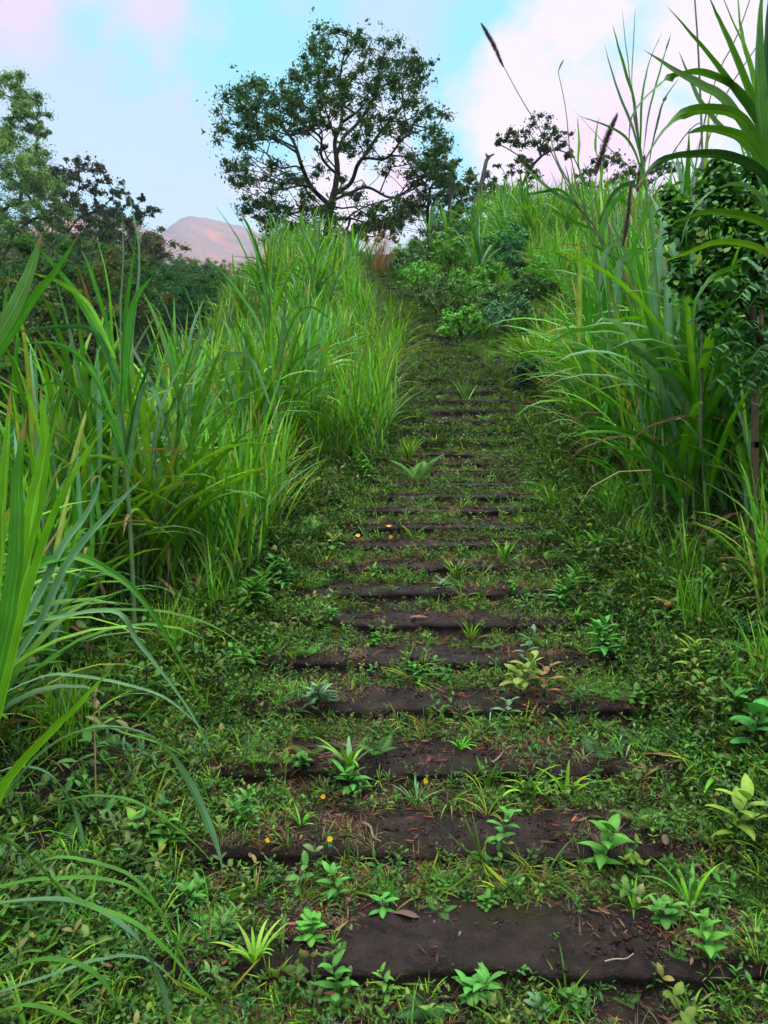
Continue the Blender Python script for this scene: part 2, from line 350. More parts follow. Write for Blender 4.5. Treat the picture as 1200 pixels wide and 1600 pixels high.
# ------------------------------------------------------------------ small plant templates  (arrays v, f, c)
def tmpl(fn, *a, **k):
    g = G(); fn(g, *a, **k); return g.arr()
def t_round(g, n=5, r=.03, size=.016, col=HERB):
    az = U(0, 6.28, n); rr = r * U(.2, 1, n); b = np.stack([np.cos(az) * rr, np.sin(az) * rr, U(.004, .03, n)], -1)
    g.add(*blades(b, U(0, 6.28, n), U(-.1, .5, n), size * U(.7, 1.3, n), size * U(.7, 1.1, n), U(.2, .9, n), pick(n, [col], [1]), K=3, kind='oval', fold=.1, rib=1.1))
def t_herb(g, h=.09, pairs=4, ll=.035, lw=.014, col=HERB, lean=.2, kind='lance', top=None, stem=(.07, .10, .03)):
    a0 = U(0, 6.28); lx, ly = lean * math.cos(a0) * h, lean * math.sin(a0) * h
    tt = np.linspace(.25, 1, pairs); b = []; az = []; el = []; ln = []; cc = []
    for j, t in enumerate(tt):
        for s in (0, 1):
            b.append((lx * t * t, ly * t * t, h * t)); az.append(j * 1.57 + s * math.pi + U(-.35, .35)); el.append(.2 + .75 * t + U(-.2, .2)); ln.append(ll * (1.0 - .35 * abs(t - .55)) * U(.8, 1.15))
            cc.append(np.array(top if (top and t > .8) else col) * U(.85, 1.2))
    b = np.array(b); ln = np.array(ln)
    g.add(*blades(b, np.array(az), np.array(el), ln, ln * lw / ll, U(.5, 1.2, len(b)), np.array(cc), K=4, kind=kind, fold=.16, rib=1.2))
    tube(g, [(0, 0, -.01), (lx * .25, ly * .25, h * .5), (lx, ly, h)], [.0022, .0016, .001], stem, 4)
def t_tuft(g, n=10, h=.10, w=.004, cols=(LIME, GRN), ww=(1, 1), sp=.012, bend=1.2, el=1.25):
    az = U(0, 6.28, n); r = sp * U(0, 1, n); b = np.stack([np.cos(az) * r, np.sin(az) * r, np.full(n, -.01)], -1)
    g.add(*blades(b, az + U(-.5, .5, n), np.clip(NR(el, .2, n), .3, 1.55), h * U(.5, 1.15, n), w * U(.7, 1.2, n), bend * U(.3, 1.3, n), pick(n, cols, ww), K=5, fold=.12))
def t_fern(g, n=1, ln=.18, col=(.10, .30, .035), spread=1.0, pin=11, el=.9):
    for j in range(n):
        a = j * 6.28 / n + U(-.4, .4); e = el + U(-.15, .15); L_ = ln * U(.8, 1.15); K = pin
        t = np.linspace(0, 1, K + 1); tm = (t[1:] + t[:-1]) / 2; ee = e - 1.1 * tm
        st = np.stack([np.cos(ee) * math.cos(a), np.cos(ee) * math.sin(a), np.sin(ee)], -1) * (L_ / K)
        p = np.concatenate([np.zeros((1, 3)), np.cumsum(st, 0)]); tube(g, p[::2], np.linspace(.002, .0006, len(p[::2])), np.array(col) * .7, 3)
        sd = np.array([-math.sin(a), math.cos(a), 0]); tan = np.gradient(p, axis=0); tan /= np.linalg.norm(tan, axis=1, keepdims=True); nr = np.cross(tan, sd)
        q = np.linspace(.16, .99, K * 2); b = np.stack([np.interp(q, t, p[:, m]) for m in range(3)], -1); T_ = np.stack([np.interp(q, t, tan[:, m]) for m in range(3)], -1)
        for s in (-1, 1):
            d = T_ * .35 + sd * s + np.array([0, 0, -.12]); d /= np.linalg.norm(d, axis=1, keepdims=True)
            pl = L_ * .30 * np.sin(np.pi * np.clip(q, .0, 1) ** .65) ** .8 + L_ * .012; kk = np.linspace(0, 1, 4)
            pts = b[:, None] + d[:, None] * (pl[:, None, None] * kk[None, :, None]) - np.array([0, 0, 1]) * (pl[:, None, None] * .25 * kk[None, :, None] ** 2)
            side = T_[:, None] * np.ones((1, 4, 1))
            g.add(*curve_ribbon(pts, side, np.full(len(q), L_ / K * .27), 'lance', np.tile(np.array(col) * U(.9, 1.1), (len(q), 1)), .05, 1.05))
def t_moss(g, n=14, r=.03, size=.007, cols=((.03, .08, .014), (.06, .07, .022), (.045, .035, .02), (.02, .055, .02))):
    az = U(0, 6.28, n); rr = r * U(0, 1, n) ** .5; b = np.stack([np.cos(az) * rr, np.sin(az) * rr, U(.0, .02, n)], -1)
    g.add(*blades(b, U(0, 6.28, n), U(0, 1.2, n), size * U(.7, 1.5, n), size * .6 * U(.7, 1.2, n), U(.0, .8, n), pick(n, cols, [1] * len(cols)), K=2, kind='oval', fold=.1, rib=1.1))
def t_litter(g, n=6, r=.06, cols=((.20, .13, .08), BROWN, (.11, .06, .04), (.07, .045, .035))):
    b = np.stack([U(-r, r, n), U(-r, r, n), U(.002, .015, n)], -1); ln = U(.02, .07, n)
    g.add(*blades(b, U(0, 6.28, n), U(-.1, .35, n), ln, ln * U(.04, .28, n), U(-.4, .6, n), pick(n, cols, [1] * len(cols)), K=3, kind='lance', fold=.2, twist=U(-1, 1, n), rib=.9))
def t_crumb(g, n=9, r=.05):
    for k in range(n):
        c = np.array([U(-r, r), U(-r, r), .002]); q = NR(0, 1, (8, 3)) * .12 + np.array([(x, y, z) for x in (-1, 1) for y in (-1, 1) for z in (-1, 1)]) * .6; sz = U(.0015, .006) * (2.2 if U(0, 1) < .06 else 1)
        g.add(c + q * sz * np.array([1, 1, .7]), [(0, 1, 3, 2), (4, 6, 7, 5), (0, 4, 5, 1), (2, 3, 7, 6), (0, 2, 6, 4), (1, 5, 7, 3)], np.array(((.035, .022, .018), (.06, .045, .04), (.09, .07, .06))[rng.integers(0, 3) if U(0, 1) < .4 else 0]))
def t_hay(g, n=14, h=.09):
    t_tuft(g, n, h, .0022, ((.26, .20, .11), (.16, .14, .06), (.09, .12, .03)), (2, 2, 1.4), .02, 1.9, .9)
def scatter(g, tms, pos, sc, yaw=None, tilt=None, tint=None, nrm_y=None):
    """bake templates at positions; tilt leans plants towards -y (down the slope)"""
    n = len(pos); k = rng.integers(0, len(tms), n); yaw = U(0, 6.28, n) if yaw is None else yaw
    tint = (1.0 + U(-.45, .45, (n, 1))) * (1 + U(-.06, .06, (n, 3))) * np.stack([U(.75, 1.75, n), np.ones(n), U(.7, 1.5, n)], 1) if tint is None else tint
    tilt = NR(0, .12, n) if tilt is None else tilt
    for j, (v, f, c) in enumerate(tms):
        m = k == j; q = int(m.sum())
        if not q: continue
        cy, sy = np.cos(yaw[m])[:, None], np.sin(yaw[m])[:, None]; s = sc[m][:, None]
        x = (v[None, :, 0] * cy - v[None, :, 1] * sy) * s; y = (v[None, :, 0] * sy + v[None, :, 1] * cy) * s; z = v[None, :, 2] * s
        ct, st = np.cos(tilt[m])[:, None], np.sin(tilt[m])[:, None]
        y, z = y * ct - z * st, y * st + z * ct
        V = np.stack([x, y, z], -1) + pos[m][:, None]
        FF = (f[None] + (np.arange(q) * len(v))[:, None, None]).reshape(-1, 4)
        g.add(V, FF, (c[None] * tint[m][:, None]).reshape(-1, 3))

def mult(f, n): return [f() for _ in range(n)]
def t_mixed(g):
    k = rng.integers(0, 5)
    if k == 0: t_herb(g, U(.08, .18), 6, .045, .016, (.06, .20, .02), .5)
    elif k == 1: t_herb(g, U(.06, .14), 4, .05, .024, (.09, .25, .03), .6, 'oval', (.16, .24, .05))
    elif k == 2: t_herb(g, U(.10, .22), 7, .035, .009, (.08, .21, .05), .7)
    elif k == 3: t_tuft(g, 9, U(.12, .22), .007, (LIME, GRN, YEL), (2, 2, .6), .01, 1.6, 1.1)
    else:
        for j in range(3): t_herb(g, U(.05, .12), 3, .03, .016, (.10, .26, .035), .9, 'heart')
def mixed():
    v, f, c = tmpl(t_mixed); return v, f, c * np.array((.68, .66, .75))
T_mix = mult(mixed, 16)
T_round = mult(lambda: tmpl(t_round, rng.integers(4, 8), .035, .017, (.045, .15, .032)), 5) + mult(lambda: tmpl(t_round, 5, .03, .013, (.075, .20, .03)), 2)
T_herb = mult(lambda: tmpl(t_herb, U(.05, .11), 4, .036, .013, HERB), 5) + mult(lambda: tmpl(t_herb, U(.05, .09), 3, .03, .015, (.08, .23, .03), kind='oval'), 3)
T_tuft = mult(lambda: tmpl(t_tuft, 9, U(.07, .13), .004), 4) + mult(lambda: tmpl(t_tuft, 7, .09, .006, (BLUE, GRN), (1, 1)), 2)
T_moss = mult(lambda: tmpl(t_moss), 5)
T_crumb = mult(lambda: tmpl(t_crumb), 5)
T_lit = mult(lambda: tmpl(t_litter), 5)
T_hay = mult(lambda: tmpl(t_hay), 4)
T_fern = mult(lambda: tmpl(t_fern, rng.integers(2, 4), .12, (.09, .28, .035), pin=8), 4)

# bare soil patches on the front of the treads: (step, x0, x1)
BARE = {0: (-.10, 1.02), 1: (-.08, .76), 2: (-.05, .52), 3: (-.12, .56), 4: (-.12, .52), 5: (-.30, .45), 6: (-.5, .45), 7: (-.1, .5), 8: (-.2, 1.2), 9: (0, 1.3), 10: (.1, 1.2), 11: (.1, 1.4), 12: (.2, 1.5)}
def bare(x, y):
    i = np.floor((y - D0) / T).astype(int); fr = (y - D0) / T - i; r = np.zeros(len(x), bool)
    e = .30 * (vn(x, y, 7, 21) - .5)
    for k, (a, b) in BARE.items(): r |= (i == k) & (x > a + e) & (x < b + e) & (fr < .60 + e * .5)
    return r
def step_scatter(n, keep_bare=0.0, clump=True, dmax=YEND, front=1.0, pw=1.6, halfw=1.5):
    """points on treads and risers of the stairs, denser towards the camera"""
    u = U(0, 1, n) ** pw; y = 1.7 + (dmax - 1.7) * u; s = U(-halfw, halfw, n); x = xc(y) + s
    ok = ~bare(x, y) | (U(0, 1, n) < keep_bare); x, y = x[ok], y[ok]
    fr = (y - D0) / T; fr = fr - np.floor(fr); ok = ~((fr < .26) & (np.abs(x - xc(y) + .12) < .52) & (U(0, 1, len(x)) < np.clip((vn(x, np.floor((y - D0) / T) * 5.7, 1.9, 91) - .40) * 6, .05, .85))); x, y = x[ok], y[ok]
    ok = (not clump) | (vn(x, y, 2.6, 41) + U(-.16, .16, len(x)) > .50); x, y = x[ok], y[ok]
    z = hq(x, y); return np.stack([x, y, z], -1)
def riser_scatter(n, pw=1.4, halfw=1.35):
    i = np.floor(-1 + (NS) * U(0, 1, n) ** pw); y = D0 + i * T - U(.0, .12, n); x = xc(y) + U(-halfw, halfw, n); z = hq(x, y) + np.where((y > D0 + i * T - .03) & (U(0, 1, n) < .6), U(.0, .07, n), 0)
    k_ = vn(x, i * 3.3, 1.9, 61) + U(-.2, .2, n) > .45; x, y, z = x[k_], y[k_], z[k_]
    return np.stack([x, y, z], -1)
def far_scale(p, a=.055): return 1 + a * np.maximum(p[:, 1] - 3, 0)

g = G()
for tm, n1, n2, s, bk in ((T_moss, 10000, 7000, 1.0, .16), (T_round, 5200, 3800, .62, .02), (T_herb, 3600, 3000, .60, .01), (T_herb, 600, 500, 1.1, 0), (T_mix, 1500, 1400, .62, 0), (T_mix, 420, 320, 1.05, 0), (T_tuft, 2400, 2400, .70, .01), (T_tuft, 500, 250, 1.4, 0), (T_fern, 420, 260, .6, 0)):
    p = step_scatter(n1, bk, tm not in (T_moss,)); scatter(g, tm, p, s * U(.6, 1.25, len(p)) * far_scale(p))
    p = riser_scatter(n2); scatter(g, tm, p, s * U(.6, 1.2, len(p)) * far_scale(p), tilt=U(.2, 1.3, len(p)))
for tm, n, s in ((T_moss, 9000, 2.4), (T_round, 4200, 1.9), (T_herb, 4600, 1.5), (T_mix, 3000, 1.3), (T_tuft, 4600, 1.7), (T_hay, 3600, 1.8), (T_fern, 420, 1.8)):
    y = YEND - .6 + (YUP - YEND) * U(0, 1, n) ** 1.3; x = xc(y) + U(-1, 1, n) * (hw(y) + .15); k_ = vn(x, y, 1.1, 77) + U(-.2, .2, n) > .40; fr = (y - D0) / T; k_ &= ~((fr - np.floor(fr) < .28) & (U(0, 1, n) < np.clip((vn(x, np.floor(fr) * 5.7, 2.3, 91) - .47) * 5, 0, .6))); x, y = x[k_], y[k_]
    scatter(g, tm, np.stack([x, y, hq(x, y)], -1), s * U(.6, 1.25, len(x)))
tag(g.build('ground_cover', M_leaf), 'low creeping weeds and moss over the treads and risers of the steps', 'ground cover', kind='stuff')
g = G()
for tm, n1, n2, bk in ((T_lit, 3600, 700, .22), (T_hay, 3400, 4200, .06), (T_crumb, 9000, 100, .95)):
    p = step_scatter(n1, bk, False); scatter(g, tm, p, U(.5, 1.2, len(p)) * far_scale(p))
    p = riser_scatter(n2); scatter(g, tm, p, U(.5, 1.1, len(p)) * far_scale(p), tilt=U(.0, 1.0, len(p)))
tag(g.build('leaf_litter', M_dry), 'dry leaf scraps and withered straw lying among the weeds of the steps', 'leaf litter', kind='stuff')

# undergrowth of the banks beside the steps
g = G()
def bank_scatter(n, a, b, y0, y1, pw=1.5):
    y = y0 + (y1 - y0) * U(0, 1, n) ** pw; s = U(a, b, n); x = xc(y) + s; return np.stack([x, y, hq(x, y)], -1)
for side, a, b in ((-1, -3.6, -1.2), (1, 1.1, 3.6)):
    for q_, (tm, n, s) in enumerate(((T_round, 4000, .85), (T_herb, 6500, .95), (T_mix, 5600, 1.5), (T_tuft, 5500, 1.5), (T_fern, 1000, 1.3), (T_moss, 3500, 1.3), (T_hay, 2600, 1.4))):
        p = bank_scatter(n, a, b, 1.6, 11); k_ = vn(p[:, 0], p[:, 1], 1.9, 50 + q_) + U(-.15, .15, len(p)) > .48; p = p[k_]
        scatter(g, tm, p, s * U(.5, 1.3, len(p)) * (.72 + .09 * p[:, 1]))
for tm, n, s in ((T_moss, 3500, 1.6), (T_round, 1800, 1.0), (T_herb, 2200, .8), (T_mix, 900, 1.0), (T_tuft, 1200, 1.0)):
    y = 1.8 + 9.0 * U(0, 1, n) ** 1.3; x = xc(y) + np.where(U(0, 1, n) < .4, -1, 1) * U(1.08, 1.5, n)
    scatter(g, tm, np.stack([x, y, np.maximum(hq(x, y), ground(x, y)) - .01], -1), s * U(.6, 1.4, n) * (.8 + .07 * y))
for tm, n, s in ((T_mix, 1500, .8), (T_herb, 2200, .8), (T_fern, 260, .9), (T_tuft, 900, 1.1)):
    y = 1.8 + 9.5 * U(0, 1, n) ** 1.3; sg = np.where(U(0, 1, n) < .5, -1, 1); x = xc(y) + sg * (1.25 - np.abs(NR(0, .24, n))); k_ = ~bare(x, y); x, y = x[k_], y[k_]
    scatter(g, tm, np.stack([x, y, hq(x, y)], -1), s * U(.6, 1.4, len(x)) * (.8 + .07 * y))
tag(g.build('undergrowth', M_leaf), 'dense low herbs covering the banks on both sides of the steps', 'undergrowth', kind='stuff')
# upper slope cover
T_big = mult(lambda: tmpl(t_tuft, 14, .34, .011, (LIME, GRN, BLUE), (2, 2, 1), .05, 1.5), 6)
T_bigherb = mult(lambda: tmpl(t_herb, .25, 5, .09, .034, (.09, .26, .04)), 4)
T_bighay = mult(lambda: tmpl(t_tuft, 16, .26, .007, (STRAW, (.2, .2, .07), GRN), (2, 2, 1), .05, 1.6), 4)
T_bigfern = mult(lambda: tmpl(t_fern, 4, .36, (.08, .27, .04), pin=8), 3)
g = G()
for tm, n, a, b, s in ((T_big, 7500, -5.5, 9, 1.0), (T_bigherb, 7000, -4.5, 9, .9), (T_bighay, 2600, -2, 3.0, .7), (T_bigherb, 1500, -1.6, 1.7, .6), (T_bigfern, 1500, .6, 6, .9), (T_round, 6000, -2, 2.2, 2.6)):
    p = bank_scatter(n, a, b, 9.6, 40, 1.25); s_ = p[:, 0] - xc(p[:, 1])
    m_ = np.abs(s_) > hw(p[:, 1]) + U(-.1, .25, len(p)); p = p[m_]; s_ = s_[m_]; k = s * U(.6, 1.3, len(p)) * np.where(np.abs(s_) < hw(p[:, 1]) + .5, .6, 1.0); scatter(g, tm, p, k)
tag(g.build('hillside_vegetation', M_leaf), 'mixed low grass, herbs and ferns covering the upper slope', 'ground vegetation', kind='stuff')

# ------------------------------------------------------------------ tall grass clumps
def cane_parts(nst, H, spread, ll, lw, nleaf, cols, cw, droop=.85, lean=.18, dry=.16, K=8, upright=3, stemr=.006):
    gs, gl, gd = G(), G(), G(); B = []; AZ = []; EL = []; LN = []; WD = []; BD = []; CO = []
    DB = []; DA = []
    for k in range(nst):
        a = U(0, 6.28); r = spread * U(0, 1) ** .6; b = np.array([math.cos(a) * r, math.sin(a) * r, -.08]); h = H * U(.6, 1.1)
        la = a + NR(0, .5); le = lean * U(.3, 1.5)
        f = lambda t: b + np.array([math.cos(la) * le * h * t * t, math.sin(la) * le * h * t * t, h * t * (1 - .08 * le * t)])
        tp = np.linspace(0, 1, 6); sc = np.array((.14, .26, .07)) * U(.8, 1.2)
        tube(gs, [f(t) for t in tp], stemr * np.linspace(1.1, .45, 6), sc, 5)
        a1 = U(0, 6.28)
        for j in range(nleaf):
            t = .22 + .78 * (j + U(0, .6)) / nleaf; t = min(t, 1); top = j >= nleaf - upright
            B.append(f(t)); AZ.append(a1 + math.pi * j + NR(0, .45)); EL.append(U(1.25, 1.52) if top else U(.95, 1.35))
            LN.append(ll * U(.65, 1.15) * (.85 if top else 1)); BD.append(droop * (U(.1, .9) if top else U(.9, 2.3)))
            WD.append(lw * U(.65, 1.15)); CO.append(pick(1, cols, cw)[0])
        for j in range(int(rng.poisson(dry * 4))): DB.append(f(U(.08, .5))); DA.append(U(0, 6.28))
    n = len(B); tipc = np.where(U(0, 1, n) < .12, U(.6, .9, n), 2)
    gl.add(*blades(np.array(B), np.array(AZ), np.array(EL), np.array(LN), np.array(WD), np.array(BD), np.array(CO), K=K, twist=U(-1.1, 1.1, n), wob=.15, tipc=tipc))
    m = max(1, len(DB))
    if not DB: DB = [np.zeros(3)]; DA = [0.]
    gd.add(*blades(np.array(DB), np.array(DA), U(-.2, 1.1, m), ll * U(.3, .7, m), lw * U(.3, .8, m), U(1., 2.6, m), pick(m, (STRAW, (.30, .19, .12), BROWN), (3, 2, 1)), K=5, twist=U(-2, 2, m), fold=.4, rib=.9))
    return gs, gl, gd
def make_clump(name, label, cat_, group, *a, **k):
    t = thing(name, label, cat_, (0, 0, 0), 0, group); gs, gl, gd = cane_parts(*a, **k)
    gs.build('stem', M_blade, t); gl.build('leaf_blades', M_blade, t); gd.build('dry_leaves', M_dry, t); return t
A_ = [(LIME, GRN, BLUE, YEL), (4, 5, 2.2, .5)]; B_ = [(LIME, GRN, YEL, BLUE), (6, 4, .9, .8)]
PROTO = {
 'cane': [make_clump('cane_grass_clump', 'x', 'tall grass', 'x', 13, 1.25, .20, 1.12, .052, 8, *A_) for _ in range(4)],
 'reed': [make_clump('reed_grass_clump', 'x', 'tall grass', 'x', 22, .85, .24, .85, .024, 6, *B_, dry=.12, droop=.62, stemr=.003) for _ in range(4)],
 'low': [make_clump('low_grass_clump', 'x', 'grass clump', 'x', 20, .22, .14, .48, .010, 5, *B_, dry=.05, stemr=.002, K=6) for _ in range(3)],
}
used = set()
def place(kind, x, y, sc, label, group, rz=None, z=None, tilt=(0, 0)):
    pr = PROTO[kind][rng.integers(0, len(PROTO[kind]))]; z = float(hq(x, y)) if z is None else z
    rz = U(0, 6.28) if rz is None else rz
    if pr.name in used: o = dup(pr, (x, y, z), rz, sc, tilt=tilt)
    else: o = pr; used.add(pr.name); o.location = (x, y, z); o.rotation_euler = (tilt[0], tilt[1], rz); o.scale = (sc,) * 3
    o['label'] = label; o['group'] = group; return o
def poisson(a, b, y0, y1, dmin, n=4000):
    pts = []
    ys = U(y0, y1, n); ss = U(a, b, n)
    for y, s in zip(ys, ss):
        x = float(xc(y)) + s; d = dmin(y)
        if all((x - q[0]) ** 2 + (y - q[1]) ** 2 > d * d for q in pts): pts.append((x, y, s))
    return pts
# left bank
for x, y, s in poisson(-4.6, -1.5, 2.6, 9, lambda y: .56):
    if abs(x / y * F) > 760: continue
    if y < 3.2 and s > -1.8: continue
    if s > -1.9: place('low' if y < 5 else 'reed', x, y, U(.8, 1.2), 'short grass clump leaning over the left edge of the lower steps', 'grass clumps along the left edge of the steps')
    else:
        k = 'cane' if U(0, 1) < .88 and s < -2 else 'reed'
        place(k, x, y, U(.72, 1.12), ('broad-bladed tall grass clump massed on the left bank' if k == 'cane' else 'fine-bladed tall grass clump massed on the left bank'), 'tall grass clumps on the left bank')
for x, y, s in poisson(-5.5, -.95, 9, 30, lambda y: .52 + .024 * y):
    if s > -1.5 and y > 14: continue
    k = 'reed' if (s > -1.9 or U(0, 1) < .35) else 'cane'
    place(k, x, y, U(.75, 1.3), ('broad-bladed tall grass clump high on the left of the path' if k == 'cane' else 'fine-bladed tall grass clump high on the left of the path'), 'tall grass clumps up the left of the path')
# right bank
for x, y, s in poisson(1.5, 5.6, 2.8, 9, lambda y: .46):
    if abs(x / y * F) > 700: continue
    if s < 1.7: place('low', x, y, U(.7, 1.1), 'short grass clump at the right edge of the lower steps', 'grass clumps along the right edge of the steps')
    elif y > 3.4 or s > 2.0:
        k = 'cane' if U(0, 1) < .5 else 'reed'
        place(k, x, y, U(1.15, 1.65) if y > 4.5 else U(.8, 1.05), ('broad-bladed tall grass clump massed on the right bank' if k == 'cane' else 'fine-bladed tall grass clump massed on the right bank'), 'tall grass clumps on the right bank')
for x, y, s in poisson(1.5, 8.5, 9, 30, lambda y: .50 + .025 * y):
    if s < 2.6 and y > 13: k = 'low'; sc = U(1, 1.8)
    else: k = 'reed' if U(0, 1) < .5 else 'cane'; sc = U(.95, 1.5)
    place(k, x, y, sc, {'low': 'low grass clump on the open slope right of the upper path', 'reed': 'fine-bladed tall grass clump high on the right slope', 'cane': 'broad-bladed tall grass clump high on the right slope'}[k], 'grass clumps up the right of the path')

# ------------------------------------------------------------------ trees
def grow(root_pts, targets, rt=.03, gam=2.3, sag=.12, pull=.55, limbs=()):
    """connect every target to a branching skeleton; returns nodes, parent, radius"""
    nodes = [np.array(p, float) for p in root_pts]; par = [-1] + list(range(len(root_pts) - 1))
    base = nodes[0]; dist = [0.0]
    for k in range(1, len(nodes)): dist.append(dist[-1] + np.linalg.norm(nodes[k] - nodes[k - 1]))
    for lb in limbs:
        q = cat(lb, 6 * (len(lb) - 1)); k = int(np.argmin(np.linalg.norm(np.array(nodes) - q[0], axis=1)))
        for p in q[1:]:
            dist.append(dist[k] + np.linalg.norm(p - nodes[k])); nodes.append(p); par.append(k); k = len(nodes) - 1
    tg = sorted(targets, key=lambda p: np.linalg.norm(np.array(p) - nodes[-1]))
    leafn = []
    for p in tg:
        p = np.array(p, float); A = np.array(nodes); dv = p - A; dd = np.linalg.norm(dv, axis=1)
        cost = dd + pull * np.array(dist) * .5 + 2.0 * np.maximum(0, -(dv[:, 2] / (dd + 1e-6)) + .15) * dd
        cost[:max(1, len(root_pts) // 2)] += 1e3
        k = int(np.argmin(cost)); a = nodes[k]; seg = max(2, int(dd[k] / .55)); prev = k
        pd = (a - nodes[par[k]]) if par[k] >= 0 else np.array([0, 0, 1.]); pd = pd / (np.linalg.norm(pd) + 1e-6) * dd[k]
        for j in range(1, seg + 1):
            t = j / seg; q = a + (p - a) * t + (pd * .16 + np.array([0, 0, sag * dd[k]])) * t * (1 - t) + (NR(0, .028, 3) * dd[k] if j < seg else 0)
            nodes.append(q); par.append(prev); dist.append(dist[prev] + dd[k] / seg); prev = len(nodes) - 1
        leafn.append(prev)
    r = np.zeros(len(nodes))
    for k in leafn: r[k] = max(r[k], rt)
    acc = r ** gam
    for k in range(len(nodes) - 1, 0, -1):
        if acc[k] <= 0: acc[k] = rt ** gam
        acc[par[k]] += acc[k]
    return np.array(nodes), np.array(par), acc ** (1 / gam)
def skeleton(g, nodes, par, rad, col, n=6, maxr=9):
    k = np.arange(1, len(nodes)); k = k[par[k] >= 0]; rb = np.minimum(rad[k], maxr); ra = np.minimum(rad[par[k]], rb * 1.35)
    tubes(g, nodes[par[k]], nodes[k] + (nodes[k] - nodes[par[k]]) * .04, ra, rb, col, n)
BARK = (.035, .028, .024)
def inpoly(x, y, poly):
    r = np.zeros(len(x), bool); j = len(poly) - 1
    for i in range(len(poly)):
        xi, yi = poly[i]; xj, yj = poly[j]
        r ^= ((yi > y) != (yj > y)) & (x < (xj - xi) * (y - yi) / (yj - yi + 1e-9) + xi); j = i
    return r
# the big tree on the crest
OUT = [(325, 190), (345, 160), (375, 135), (390, 112), (410, 118), (440, 130), (455, 95), (475, 70), (500, 62), (500, 46), (520, 42), (545, 55), (570, 36), (582, 45), (600, 60), (612, 36), (625, 45), (640, 70), (665, 78), (680, 98), (668, 125), (655, 150), (665, 170), (697, 163), (700, 185), (690, 215), (705, 235), (716, 262), (700, 288), (660, 295), (645, 320), (620, 350), (590, 368), (520, 372), (470, 385), (440, 378), (400, 358), (380, 330), (388, 300), (365, 290), (350, 250), (343, 225)]
HOLES = [(470, 245, 22), (425, 235, 16), (535, 215, 12), (560, 265, 24), (590, 290, 18), (500, 295, 18), (620, 285, 15), (520, 255, 14), (428, 122, 14), (645, 225, 14), (570, 120, 7), (455, 300, 14), (590, 220, 12), (400, 250, 10)]
DT = 34.0; base = np.array([(513 - 600) / F * DT, DT, 0]); base[2] = float(ground(base[0], base[1])) - .3
n = 6000; qx = U(332, 712, n); qy = U(30, 390, n); ok = inpoly(qx, qy, OUT)
for hx, hy, hr in HOLES: ok &= (qx - hx) ** 2 + (qy - hy) ** 2 > (hr * 1.15) ** 2
# thin the lower middle where limbs show
mid = ((qx - 520) / 110) ** 2 + ((qy - 275) / 75) ** 2 < 1; ok &= ~(mid & (U(0, 1, n) < .35))
qx, qy = qx[ok], qy[ok]; tg = []; 
ex = np.sqrt(np.clip(1 - ((qx - 520) / 200) ** 2 - ((qy - 215) / 185) ** 2, .02, 1))
qd = DT + U(-1, 1, len(qx)) ** 1 * ex * 4.6
for a, b, d in zip(qx, qy, qd):
    p = P(a, b, d)
    if all(np.sum((p - q) ** 2) > .40 ** 2 for q in tg): tg.append(p)
    if len(tg) >= 560: break
trunk = [base, P(511, 365, DT), P(513, 350, DT), P(514, 335, DT), P(517, 322, DT), P(519, 314, DT), P(522, 302, DT), P(523, 300, DT + .1)]
LB = [[(523, 300), (525, 265), (524, 230), (531, 180), (534, 120), (546, 70)], [(514, 335), (488, 328), (455, 338), (425, 342)], [(517, 322), (494, 298), (472, 262), (440, 258), (405, 236), (368, 205)], [(522, 302), (548, 284), (563, 252), (602, 240), (640, 214), (682, 195)], [(519, 314), (544, 306), (576, 298), (610, 312), (650, 290), (697, 262)],
      [(525, 272), (506, 250), (499, 214), (472, 190), (454, 158), (440, 138)], [(524, 248), (548, 226), (560, 182), (588, 142), (603, 75)], [(526, 222), (514, 190), (507, 150), (500, 85)], [(563, 252), (592, 202), (628, 162), (655, 112)], [(494, 298), (470, 296), (440, 305), (405, 298), (385, 290)], [(472, 262), (448, 222), (425, 190), (400, 155)], [(516, 345), (550, 342), (585, 345), (620, 335)], [(560, 182), (535, 150), (565, 100), (575, 55)]]
LB = [[P(a, b_, DT + (k_ - 1) * dz) for k_, (a, b_) in enumerate(l_, 1)] for l_, dz in zip(LB, (.15, -.8, .6, -.5, .8, -.6, .5, -.6, .7, -.9, .7, -1.0, .5))]
LB = [[p + (NR(0, .13, 3) if k_ else 0) for k_, p in enumerate(l_)] for l_ in LB]
nd, pr, rd = grow(trunk, tg, .0135, 2.3, .05, .12, LB)
bt = thing('broadleaf_tree', 'large spreading tree with dark open crown standing on the crest of the hill', 'tree', tuple(base))
g = G(); skeleton(g, nd - base, pr, rd, BARK, 7, .17); 
g.build('trunk', M_wood, bt)
g = G(); tgA = np.array(tg) - base
kp = U(0, 1, len(tgA)) < .80; leafball(g, tgA[kp] + NR(0, .12, tgA[kp].shape), U(.16, .58, kp.sum()), 125, .145, ((.030, .085, .018), (.05, .12, .022), (.022, .055, .02), (.10, .09, .03)), (4, 2.2, 3, .5), .8)
tw = tgA + NR(0, .32, tgA.shape); leafball(g, tw, U(.15, .3, len(tw)), 12, .14, ((.035, .08, .022), (.06, .11, .03)), (2, 1), .9)
g.build('crown', M_tree, bt)

